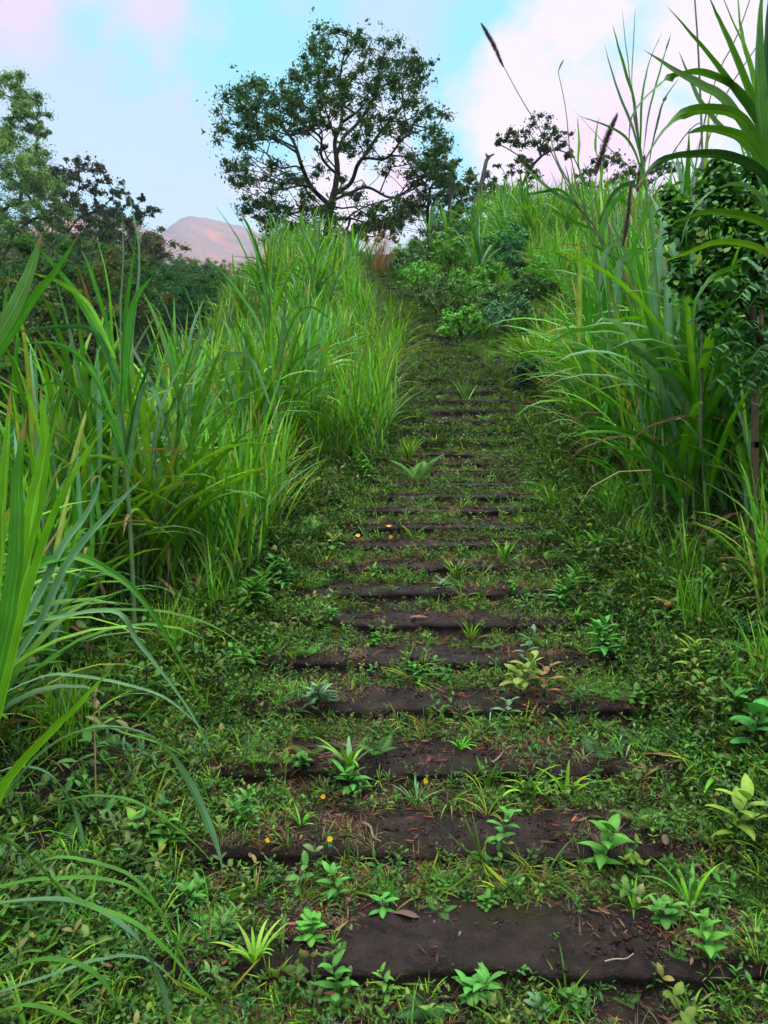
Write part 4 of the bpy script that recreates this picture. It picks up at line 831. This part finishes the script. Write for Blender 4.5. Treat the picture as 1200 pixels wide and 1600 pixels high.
def spike(label, spts, d, hp, hr, col):
    """flowering stalk: stem and bristly seed head"""
    b_ = P(*spts[0], d); b_[2] = float(hq(b_[0], b_[1])); t = thing('flowering_stalk', label, 'grass flower', tuple(b_)); g = G()
    q = [np.zeros(3)] + [P(a, c, d) - b_ for a, c in spts]; tube(g, cat(q, 16), np.linspace(.008, .003, 17), (.22, .17, .12), 5); g.build('stem', M_blade, t)
    g = G(); k = cat([P(a, c, d) - b_ for a, c in hp], 40); n = len(k); m = n * 26; i_ = rng.integers(0, n, m); ax = k[-1] - k[0]; ax /= np.linalg.norm(ax)
    az = U(0, 6.28, m); u = np.cross(ax, [0, 1, 0]); u /= np.linalg.norm(u); w_ = np.cross(ax, u); rr = hr * np.sin(np.pi * (.08 + .88 * i_ / n)) ** .6
    dr = u * np.cos(az)[:, None] + w_ * np.sin(az)[:, None]; p0 = k[i_]; p1 = p0 + dr * rr[:, None] * U(.6, 1.2, (m, 1)) + ax * U(.2, 1.2, (m, 1)) * hr * 1.3
    tubes(g, p0, p1, np.full(m, .0022), np.full(m, .0006), np.repeat(pick(m, col, [1] * len(col)), 6, 0), 3); g.build('seed_head', M_dry, t)
PUR = ((.15, .09, .10), (.24, .17, .15), (.10, .06, .07))
spike('tall flower stalk leaning left with a dark bristly spike against the white cloud', [(1000, 500), (905, 325), (850, 215), (812, 150), (785, 100)], 6.9, [(787, 105), (770, 68), (754, 41)], .024, PUR)
spike('short purple seed head standing out of the right-hand canes', [(985, 480), (945, 330), (938, 225)], 6.6, [(930, 275), (945, 225), (962, 184)], .036, PUR)
spike('purple-brown seed head half hidden behind the broad arching blades', [(1015, 480), (998, 290)], 6.6, [(995, 300), (1001, 270), (1006, 248)], .03, PUR)
spike('drooping brown seed head in the lower part of the right-hand canes', [(1005, 560), (975, 380)], 6.6, [(973, 385), (980, 345), (985, 290)], .028, PUR)
spike('thin bare stalk bent at the tip under the white cloud', [(985, 480), (915, 330), (893, 250), (884, 170), (872, 112)], 6.8, [(872, 112), (876, 102), (880, 95)], .006, PUR)

# shrub on the right edge and its leaning branch
def leafy_shrub(name, label, d, lobes, trunkpx, leaf, cols, ww, nl, kind='oval', base_px=None, asp=.6, rt=.006):
    b_ = P(*trunkpx[0], d); b_[2] = float(hq(b_[0], b_[1])); t = thing(name, label, 'shrub', tuple(b_)); cs = []; rs = []
    for px, py, r in lobes:
        for k in range(4):
            p = P(px + NR(0, r * .6), py + NR(0, r * .5), d + NR(0, r * .7) / F * d) - b_; cs.append(p); rs.append(r / F * d * .55)
    tr = [np.zeros(3)] + [P(a, c, d) - b_ for a, c in trunkpx]; nd, pr, rd = grow(tr, cs, rt, 2.3, .05, .3); g = G(); skeleton(g, nd, pr, rd, (.10, .07, .045), 5, .03); g.build('stem', M_wood, t)
    g = G(); cs = np.repeat(np.array(cs), nl, 0); m = len(cs); rs = np.repeat(rs, nl); v = NR(0, 1, (m, 3)); v /= np.linalg.norm(v, axis=1, keepdims=True)
    pos = cs + v * (rs * np.abs(NR(0, .75, m)))[:, None]; az = np.arctan2(v[:, 1], v[:, 0]) + NR(0, .6, m)
    g.add(*blades(pos, az, U(-1.0, .6, m), leaf * U(.6, 1.2, m), leaf * asp * U(.8, 1.1, m), U(.3, 1, m), pick(m, cols, ww), K=4, kind=kind, fold=.1, rib=1.1, twist=U(-1.3, 1.3, m))); g.build('foliage', M_leaf, t); return t
leafy_shrub('leafy_shrub', 'broad-leaved green shrub behind the arching cane at the right edge', 4.4, [(1110, 300, 28), (1150, 290, 30), (1080, 330, 26), (1120, 350, 32), (1165, 340, 32), (1195, 310, 30), (1190, 380, 34), (1150, 395, 32), (1105, 400, 28), (1170, 440, 30), (1200, 430, 30), (1120, 270, 20), (1195, 270, 26), (1060, 365, 18), (1050, 320, 14), (1090, 440, 26), (1140, 470, 28), (1190, 480, 30), (1110, 500, 22), (1160, 520, 26), (1210, 530, 30), (1200, 350, 34), (1230, 400, 40), (1060, 420, 16)], [(1180, 700), (1180, 520), (1170, 430)], .060, ((.06, .20, .04), (.09, .28, .05), (.15, .36, .05), (.05, .15, .07)), (3, 3, 2, 2), 40, rt=.003)
# pinnate branch
def pinnate(g, p0, p1, n, ll, col, droop=.1):
    p = cat([p0, (p0 + p1) / 2 + np.array([0, 0, droop * np.linalg.norm(p1 - p0)]), p1], n); tube(g, p, np.linspace(.0018, .0008, n + 1), np.array(col) * .8, 4)
    ax = (p1 - p0) / np.linalg.norm(p1 - p0); sd = np.cross(ax, [0, 0, 1]); sd /= np.linalg.norm(sd) + 1e-9
    for s in (-1, 1):
        m = n - 1; d = sd * s + ax * .35; az = math.atan2(d[1], d[0]) + NR(0, .12, m)
        g.add(*blades(p[1:-1], az, U(-.9, -.1, m), ll * U(.85, 1.1, m), ll * .5 * U(.9, 1.1, m), U(.1, .5, m), pick(m, [col], [1], .12), K=4, kind='oval', fold=.12, rib=1.15, twist=U(.2, 1.1, m) * s))
b = P(1215, 640, 2.2); b[2] = float(hq(b[0], b[1]))
t = thing('pinnate_shrub', 'shrub branch with paired oval leaflets reaching in from the right edge', 'shrub', tuple(b)); g = G()
tube(g, cat([np.zeros(3), P(1235, 900, 2.2) - b, P(1225, 650, 2.2) - b, P(1190, 540, 2.15) - b, P(1195, 430, 2.2) - b], 14), np.linspace(.013, .005, 15), (.13, .09, .06), 6); g.build('stem', M_wood, t); g = G()
for (a, c, d_), (e, f_, h_) in [((1205, 560, 2.2), (1105, 545, 2.0)), ((1200, 540, 2.2), (1120, 512, 2.1)), ((1205, 560, 2.15), (1110, 600, 2.05)), ((1205, 570, 2.15), (1150, 625, 2.0)), ((1200, 530, 2.2), (1160, 500, 2.1)), ((1210, 580, 2.2), (1200, 640, 2.05)), ((1210, 540, 2.1), (1170, 570, 1.95)), ((1195, 450, 2.2), (1120, 440, 2.15)), ((1195, 440, 2.2), (1150, 470, 2.1)), ((1195, 430, 2.2), (1160, 400, 2.2))]:
    pinnate(g, P(a, c, d_) - b, P(e, f_, h_) - b, 9, .040, (.06, .19, .06)); pinnate(g, P(a + 5, c + 12, d_) - b, P(e + 18, f_ + 16, h_) - b, 8, .036, (.05, .16, .05))
g.build('foliage', M_leaf, t)

# ------------------------------------------------------------------ individual plants on and beside the steps
def plant(name, label, px, py, fn, rz=0, sc=1, cat_='plant', mt=None, dz=0):
    b_ = hit(px, py); t = thing(name, label, cat_, (b_[0], b_[1], b_[2] + dz), rz); fn(t, sc * b_[1] / F); return t
def P_broad(h, pairs, ll, lw, col, kind='lance', top=None, ns=1, el=0):
    """h, ll, lw in photo pixels at the plant's distance"""
    def f(t, k):
        for j in range(ns):
            gl, gs = G(), G(); a0 = U(0, 6.28); ln = .25 if ns == 1 else .5; H = h * k * (1 if j == 0 else U(.6, .9)); lx, ly = ln * math.cos(a0) * H, ln * math.sin(a0) * H
            b0 = []; az = []; el_ = []; L_ = []; cc = []; tw = np.linspace(.3, 1, pairs)
            for q, tt in enumerate(tw):
                for s in (0, 1):
                    b0.append((lx * tt * tt, ly * tt * tt, H * tt)); az.append(q * 1.45 + s * math.pi + U(-.35, .35)); el_.append(el + .25 + .75 * tt ** 2 + U(-.25, .2)); L_.append(ll * k * (1.05 - .5 * abs(tt - .6)) * U(.8, 1.1)); cc.append(np.array(top if (top and tt > .8) else col) * U(.85, 1.2))
            L_ = np.array(L_); gl.add(*blades(np.array(b0), np.array(az), np.array(el_), L_, L_ * lw / ll, U(.5, 1.3, len(L_)), np.array(cc), K=6, kind=kind, fold=.14, rib=1.35))
            tube(gs, cat([(0, 0, -.02), (lx * .25, ly * .25, H * .5), (lx, ly, H)], 6), np.linspace(.0035, .0018, 7), (.10, .13, .05), 5)
            gs.build('stem', M_leaf, t); gl.build('foliage', M_leaf, t)
    return f
def P_strap(n, ln, w, cols, ww, el=1.1, bend=1.8):
    def f(t, k):
        g = G(); az = np.arange(n) * 2.4 + U(-.3, .3, n); b0 = np.stack([np.cos(az) * .006, np.sin(az) * .006, np.full(n, -.01)], -1)
        g.add(*blades(b0, az, np.clip(NR(el, .22, n), .4, 1.5), ln * k * U(.6, 1.1, n), w * k * U(.8, 1.1, n), bend * U(.5, 1.2, n), pick(n, cols, ww), K=9, kind='grass', fold=.22, rib=1.3)); g.build('leaf_blades', M_leaf, t)
    return f
def P_fern(n, ln, col, el=.9, pin=13):
    def f(t, k):
        for j in range(n):
            g = G(); t_fern(g, 1, ln * k * U(.8, 1.1), np.array(col) * U(.9, 1.1), pin=pin, el=el); o = g.build('frond', M_leaf, t); o.rotation_euler = (0, 0, j * 6.28 / n + U(-.3, .3))
    return f
def P_flower(h, r, n=1):
    def f(t, k):
        gs, gf = G(), G(); 
        top = np.array([U(-.01, .01), -.01, h * k]); tube(gs, cat([(0, 0, -.02), top * .5 + .004, top], 6), .0012, (.08, .15, .04), 4)
        m = int(rng.integers(6, 10)); az = np.arange(m) * 6.283 / m + U(-.15, .15, m); vf = blades(np.zeros((m, 3)), az, np.full(m, .35), r * k * U(.8, 1.2, m), np.full(m, r * k * .55), np.full(m, .5), np.tile((.85, .48, .02), (m, 1)), K=3, kind='oval', fold=.05, rib=1); ti = U(.3, 1.4); c_, s_ = math.cos(ti), math.sin(ti); v0 = vf[0]; gf.add(np.stack([v0[:, 0], v0[:, 1] * c_ - v0[:, 2] * s_, v0[:, 1] * s_ + v0[:, 2] * c_], -1) + top, vf[1], vf[2])
        gs.build('stem', M_leaf, t); gf.build('petals', M_leaf, t)
        gc = G(); leafball(gc, [top + (0, 0, .001)], [r * k * .28], 30, .003, ((.6, .25, .02),), [1]); gc.build('flower_centre', M_leaf, t)
    return f
BRG = (.10, .31, .04); HG = (.09, .29, .05); YG = (.22, .30, .06); BZ = (.28, .15, .06); GYG = (.12, .24, .12); LY = (.21, .38, .05)
PL = [
 ('broadleaf_weed', 'large fresh green weed with pointed leaves on the second step, right of centre', 938, 1372, P_broad(75, 6, 51, 24, BRG, 'heart')),
 ('broadleaf_weed', 'pale green star-leaved weed near the right edge', 1148, 1350, P_broad(80, 6, 54, 21, LY, 'lance')),
 ('broadleaf_weed', 'small upright weed with three tall leaves on the edge of the second tread', 782, 1350, P_broad(50, 5, 31, 14, HG, 'oval')),
 ('broadleaf_weed', 'green sprig at the face of the second step, left of the bare soil', 527, 1412, P_broad(48, 5, 28, 13, HG)),
 ('broadleaf_weed', 'little rosette weed just right of the green sprig', 598, 1432, P_broad(22, 4, 26, 12, HG, 'oval', el=-.2)),
 ('broadleaf_weed', 'compact bright-leaved weed at the left end of the bare bottom tread', 486, 1478, P_broad(30, 5, 28, 16, BRG, 'oval', ns=2)),
 ('broadleaf_weed', 'leafy weed at the bottom edge left of centre', 528, 1590, P_broad(60, 6, 38, 16, HG)),
 ('broadleaf_weed', 'slim weed at the bottom edge near the centre', 610, 1590, P_broad(60, 6, 26, 9, BRG)),
 ('broadleaf_weed', 'small round-leaved weed at the bottom edge right of centre', 838, 1592, P_broad(30, 5, 25, 14, GYG, 'oval')),
 ('broadleaf_weed', 'trailing weed with bright leaves at the right end of the bottom tread', 1110, 1530, P_broad(60, 6, 34, 19, BRG, 'heart')),
 ('broadleaf_weed', 'rounded-leaf weed at the right of the bottom riser', 1040, 1450, P_broad(34, 5, 28, 16, HG, 'oval', ns=2)),
 ('broadleaf_weed', 'soft green weed at the left of the steps below the fern', 260, 1360, P_broad(34, 5, 36, 21, BRG, 'heart')),
 ('broadleaf_weed', 'bright lobed weed among the arching blades at lower left', 200, 1320, P_broad(40, 5, 28, 19, LY, 'heart')),
 ('obovate_seedling', 'yellow-green seedling with big paddle leaves on the fourth step', 812, 1090, P_broad(58, 6, 38, 17, YG, 'obov', ns=2)),
 ('obovate_seedling', 'bronze-leaved seedling beside the yellow-green paddle-leaf one', 852, 1095, P_broad(50, 5, 30, 14, BZ, 'obov')),
 ('obovate_seedling', 'yellow-tipped seedling at the left edge of the middle steps', 516, 868, P_broad(22, 5, 28, 12, HG, 'obov', YG)),
 ('obovate_seedling', 'bronze-tipped seedling on the right bank under the yellow flower', 1045, 985, P_broad(40, 5, 30, 15, HG, 'obov', BZ)),
 ('obovate_seedling', 'grey-green seedling with downy leaves above the paddle-leaf seedling', 815, 1060, P_broad(70, 6, 25, 9, GYG, 'lance')),
 ('obovate_seedling', 'small drooping grey-green seedling hanging from the fourth step', 790, 1135, P_broad(30, 5, 25, 12, GYG, 'obov')),
 ('rosette_weed', 'grey-green strap-leaved rosette on the left of the fourth step', 498, 1110, P_broad(26, 7, 36, 9, GYG, 'lance', ns=2)),
 ('rosette_weed', 'blue-green rosette in the middle of the seventh step', 690, 940, P_broad(12, 5, 21, 7, GYG)),
 ('rosette_weed', 'pale little rosette on the left of the eighth step', 586, 905, P_broad(14, 4, 18, 7, BRG)),
 ('round_leaf_plant', 'plant with one large oval glossy leaf at the right edge', 1180, 1180, P_broad(60, 4, 51, 32, (.06, .26, .05), 'oval')),
 ('round_leaf_plant', 'dark broad-leaved plant low on the right bank', 1160, 1130, P_broad(40, 5, 43, 19, HG, 'oval')),
 ('herb', 'bright palm-leaved herb on the right bank', 1085, 1075, P_broad(60, 7, 39, 12, LY, 'lance', ns=2)),
 ('herb', 'second bright herb above the palm-leaved one on the right bank', 1085, 960, P_broad(60, 7, 34, 11, BRG, 'lance', ns=2)),
 ('herb', 'lush herb thicket stem at the left foot of the tall grass', 390, 960, P_broad(60, 8, 33, 10, BRG, 'lance', ns=4)),
 ('herb', 'lush herb hanging over the left end of the fifth step', 385, 1060, P_broad(46, 7, 30, 10, BRG, 'lance', ns=3)),
 ('herb', 'tall leafy herb left of the middle steps', 575, 760, P_broad(40, 8, 18, 6, BRG, 'lance', ns=3)),
 ('herb', 'lush herb left of the sixth step', 440, 930, P_broad(46, 7, 26, 9, HG, 'lance', ns=4)),
 ('herb', 'herb tangle right of the eighth step', 870, 960, P_broad(60, 7, 28, 10, HG, 'lance', ns=4)),
 ('herb', 'herb tangle right of the tenth step', 950, 900, P_broad(55, 7, 28, 10, BRG, 'lance', ns=4)),
 ('herb', 'broad-leaved herb right of the fifth step', 945, 1040, P_broad(50, 6, 30, 12, HG, 'lance', ns=3)),
 ('strap_leaf_plant', 'yellow-green spidery strap-leaved plant at the lower left of the steps', 398, 1540, P_strap(13, 82, 9, (LY, LIME), (2, 1), 1.15, 1.3)),
 ('strap_leaf_plant', 'strap-leaved plant with one orange blade left of the third tread', 545, 1225, P_strap(14, 70, 8, (BLUE, LIME, (.45, .25, .03)), (3, 3, .8), 1.2, 1.1)),
 ('strap_leaf_plant', 'lime strap-leaved plant arching over the third step, right of centre', 825, 1250, P_strap(15, 88, 9, (LIME, LY), (2, 1), .95, 1.7)),
 ('strap_leaf_plant', 'small upright strap-leaved plant on the left of the lime one', 762, 1235, P_strap(7, 60, 8, (LIME, GRN), (1, 1), 1.3, .7)),
 ('strap_leaf_plant', 'strap-leaved plant with two erect blades right of the lime one', 885, 1245, P_strap(9, 78, 9, (LIME, GRN), (2, 1), 1.25, 1.2)),
 ('strap_leaf_plant', 'large yellow-green strap-leaved plant drooping at the right edge', 1140, 1240, P_strap(17, 125, 14, (LIME, LY, YG), (3, 1, 1), 1.15, 1.9)),
 ('strap_leaf_plant', 'thin strap-leaved plant at the right of the bottom riser', 1080, 1590, P_strap(10, 52, 6, (LIME, LY), (1, 1), 1.1, 1.4)),
 ('strap_leaf_plant', 'long-bladed plant drooping right of the second step', 1080, 1420, P_strap(7, 110, 10, (LIME, HG), (2, 1), 1.2, 1.4)),
 ('strap_leaf_plant', 'blue-green strap-leaved plant at the centre of the third riser', 650, 1260, P_strap(12, 62, 4, (BLUE, GRN), (2, 1), 1.1, 1.5)),
 ('fern', 'upright bright fern left of the upper steps', 652, 765, P_fern(4, 66, (.10, .34, .05), 1.3)),
 ('fern', 'fern at the foot of the left grass near the middle steps', 478, 850, P_fern(3, 60, (.10, .34, .05), 1.25)),
 ('fern', 'fern spreading over the right end of the tenth step', 870, 845, P_fern(4, 75, (.13, .38, .05), .7)),
 ('fern', 'fern on the right of the twelfth step', 862, 785, P_fern(4, 62, (.12, .36, .05), 1.0)),
 ('fern', 'blue-green fern in the left grass', 262, 915, P_fern(4, 72, (.07, .24, .06), 1.2)),
 ('fern', 'fern low in the left herbs', 205, 1095, P_fern(5, 66, (.08, .26, .04), 1.0)),
 ('fern', 'small fern at the right of the third step', 935, 1185, P_fern(3, 62, (.05, .17, .04), 1.0)),
 ('fern', 'little fern beside the arching blades at lower left', 208, 1390, P_fern(3, 44, (.09, .28, .05), 1.3)),
 ('fern', 'wide fern at the bottom edge near the centre', 672, 1590, P_fern(5, 66, (.06, .22, .04), .9)),
 ('fern', 'dark fern under the paddle-leaf seedling', 870, 1140, P_fern(3, 56, (.04, .12, .03), .8)),
 ('fern', 'small fern above the ninth tread', 860, 880, P_fern(3, 34, (.10, .32, .05), 1.3)),
 ('fern', 'fern under the first cane on the left bank', 430, 760, P_fern(3, 45, (.09, .3, .05), 1.2)),
 ('grass_tuft', 'yellow-green grass tuft on the sixth step', 735, 1005, P_strap(26, 46, 2.6, (LIME, YG), (2, 1), 1.3, 1.0)),
 ('grass_tuft', 'grass tuft on the eighth step near the centre', 712, 905, P_strap(20, 44, 3, (LIME, YG), (2, 1), 1.3, 1.2)),
 ('grass_tuft', 'broader grass tuft right of the centre on the ninth step', 790, 895, P_strap(14, 48, 5, (LIME, BRG), (2, 1), 1.3, .9)),
 ('grass_tuft', 'grass tuft with reddish tips left of the upper steps', 640, 725, P_strap(34, 46, 3, (LIME, YG), (3, 1), 1.3, .9)),
 ('grass_tuft', 'wide soft lime grass tuft right of the path below the blue-green bush', 830, 590, P_strap(120, 95, 4, (LIME, GRN), (3, 1), 1.15, 1.3)),
 ('grass_tuft', 'drooping grass tuft at the right of the twelfth step', 860, 800, P_strap(40, 60, 3, (LIME, YG), (3, 1), 1.2, 1.5)),
 ('grass_tuft', 'thin wiry tuft at the left of the second riser', 400, 1400, P_strap(26, 70, 2.4, (GRN, STRAW), (2, 1), 1.1, 1.3)),
 ('grass_tuft', 'pale grass tuft on the left of the fifth tread', 440, 1010, P_strap(22, 46, 3, (LIME, GRN, STRAW), (2, 1, 1), 1.2, 1.2)),
 ('yellow_flower', 'yellow flower left of centre beside the eleventh step', 606, 838, P_flower(14, 4.3)), ('yellow_flower', 'yellow flower lower left of the other one by the eleventh step', 561, 852, P_flower(12, 4.3)),
 ('yellow_flower', 'small yellow flower just below the pair by the tenth step', 612, 858, P_flower(10, 3.6)), ('yellow_flower', 'yellow flower at the left of the second tread', 515, 1325, P_flower(16, 5.0)),
 ('yellow_flower', 'yellow flower on a stalk left of the third step', 503, 1262, P_flower(18, 4.3)), ('yellow_flower', 'yellow flower in the weeds of the third riser', 668, 1238, P_flower(14, 4.3)),
 ('yellow_flower', 'orange-yellow flower on the right bank above the bronze-tipped seedling', 1052, 940, P_flower(22, 5.0)), ('yellow_flower', 'tiny yellow flower at the left of the steps near the arching blade tip', 417, 1335, P_flower(14, 4.3)),
]
for k_, (px, py) in enumerate([(555, 1245), (470, 1200), (590, 1180), (720, 1170), (905, 1130), (655, 1070), (585, 1010), (760, 1015), (900, 985), (660, 955), (520, 985), (800, 930), (610, 930), (470, 1290), (430, 1390), (690, 1400), (760, 1420), (860, 1400), (990, 1420), (350, 1480), (300, 1420), (930, 1250), (1010, 1290), (1110, 1400), (450, 1560), (745, 1575), (900, 1580), (980, 1575), (1150, 1570), (340, 1560), (380, 1290), (1000, 1120), (960, 1090), (550, 900), (830, 960)]):
    q = k_ % 5; hh = float(U(24, 52)) * (.55 + .45 * (py - 850) / 700)
    fn = [P_broad(hh, 5, hh * .8, hh * .32, HG, 'lance', ns=3), P_broad(hh * .6, 4, hh * .6, hh * .36, (.07, .21, .03), 'oval', ns=4), P_fern(4, hh * 1.2, (.07, .22, .03), .9, 11), P_strap(12, hh * 1.3, 4, (GRN, LIME), (2, 1), 1.1, 1.5), P_broad(hh * 1.1, 7, hh * .55, hh * .15, (.09, .22, .05), 'lance', ns=3)][q]
    nm = ['leafy_weed', 'round_leaf_weed', 'fern', 'grass_tuft', 'narrow_leaf_weed'][q]
    side = 'left of' if px < 560 else ('right of' if px > 880 else 'among the growth at')
    PL.append((nm, ['green leafy weed', 'low round-leaved weed', 'small low fern', 'small wiry grass tuft', 'narrow-leaved weed'][q] + ' growing ' + side + ' the middle of the ' + ('bottom' if py > 1350 else 'lower' if py > 1150 else 'middle' if py > 970 else 'upper-middle') + ' steps', px, py, fn))
CT = {'leafy_weed': 'weed', 'round_leaf_weed': 'weed', 'narrow_leaf_weed': 'weed', 'broadleaf_weed': 'weed', 'obovate_seedling': 'seedling', 'rosette_weed': 'weed', 'round_leaf_plant': 'plant', 'herb': 'herb', 'strap_leaf_plant': 'plant', 'fern': 'fern', 'grass_tuft': 'grass tuft', 'yellow_flower': 'flower'}
for nm, lb, px, py, fn in PL:
    t = plant(nm, lb, px, py, fn, cat_=CT[nm])
    if ' growing ' in lb: t['group'] = 'small weeds scattered over the steps'
# sticks, dead leaves
def stick(label, a, b_, r, col=(.26, .20, .15)):
    A0, B0 = hit(*a), hit(*b_); A0[2] += r * 1.5; B0[2] += r * 2; g = G(); m = (A0 + B0) / 2; q = cat([A0 - m, (A0 - m) * .3 + NR(0, .006, 3), (B0 - m) * .4 + NR(0, .006, 3), B0 - m], 8)
    tube(g, q, np.linspace(r, r * .6, 9), col, 6); o = g.build('stick', M_wood, loc=tuple(m)); tag(o, label, 'stick')
stick('pale broken stick lying at the left of the sixth step', (455, 975), (532, 960), .009)
stick('brown curled stick on the left of the bare second tread', (565, 1292), (596, 1322), .007, (.20, .13, .09))
stick('thin twig leaning at the left of the third step', (365, 1205), (388, 1172), .005, (.2, .15, .13))
stick('pale short twig on the third tread right of the bare soil', (768, 1195), (786, 1176), .006)
stick('fine twig lying on the bottom tread', (945, 1505), (990, 1494), .003, (.36, .30, .22))
stick('thin pale twig on the right of the bottom tread', (1050, 1478), (1080, 1490), .004, (.34, .28, .2))
def deadleaf(label, px, py, ln, w, col, rz):
    b_ = hit(px, py); k = b_[1] / F; g = G(); g.add(*blades(np.array([[0, 0, .012]]), np.array([rz]), np.array([.2]), np.array([ln * k]), np.array([w * k]), np.array([.5]), np.array([col]), K=8, kind='lance', fold=.35, twist=np.array([.6]), rib=.8))
    o = g.build('dead_leaf', M_dry, loc=tuple(b_)); tag(o, label, 'dead leaf')
deadleaf('curled brown dead leaf at the back of the bottom tread', 655, 1440, 46, 16, (.20, .12, .10), 2.9)
deadleaf('long red-brown dead blade on the right of the third step', 1075, 1192, 90, 10, (.38, .20, .09), 3.0)
deadleaf('pale dead blade crossing the red-brown one', 1060, 1186, 70, 7, (.5, .36, .18), .2)
deadleaf('tan dead leaf on the ninth tread right of centre', 800, 868, 40, 9, (.46, .30, .19), .3)
deadleaf('reddish dead leaf on the sixth tread', 640, 968, 30, 7, (.28, .14, .09), .1)
deadleaf('grey-brown dead leaf at the right of the second tread', 1040, 1330, 40, 12, (.2, .14, .11), 1.2)
deadleaf('pale dead leaf at the left of the twelfth tread', 625, 815, 26, 7, (.55, .38, .26), 1.0)
b = P(150, 1125, 2.6); b[2] = float(hq(b[0], b[1]))
hero('hanging_dry_blade', 'tan dead leaf hanging upright in the lower left grass', 'dead leaf', b, [('leaf_blades', M_dry, [([(147, 1070), (152, 1095), (158, 1130)], 2.6, .025, STRAW)])], [([(150, 1250), (148, 1150), (147, 1072)], 2.6, .003, STRAW)])

# ------------------------------------------------------------------ haze: one closed box of even air
v8 = [(x, y, z) for x in (-1000, 700) for y in (-300, 1400) for z in (-22, 420)]
me = bpy.data.meshes.new('haze'); me.from_pydata(v8, [], [(0, 1, 3, 2), (4, 6, 7, 5), (0, 4, 5, 1), (2, 3, 7, 6), (0, 2, 6, 4), (1, 5, 7, 3)]); me.update()
m = mat('haze'); nt = m.node_tree; pv = N('ShaderNodeVolumePrincipled'); pv.inputs['Color'].default_value = (.72, .76, 1, 1); pv.inputs['Density'].default_value = .00038
o = N('ShaderNodeOutputMaterial'); L(pv.outputs[0], o.inputs['Volume']); me.materials.append(m)
o = bpy.data.objects.new('haze', me); C.objects.link(o); tag(o, kind='stuff')
print('objects', len(bpy.data.objects), 'verts', sum(len(m.vertices) for m in bpy.data.meshes))
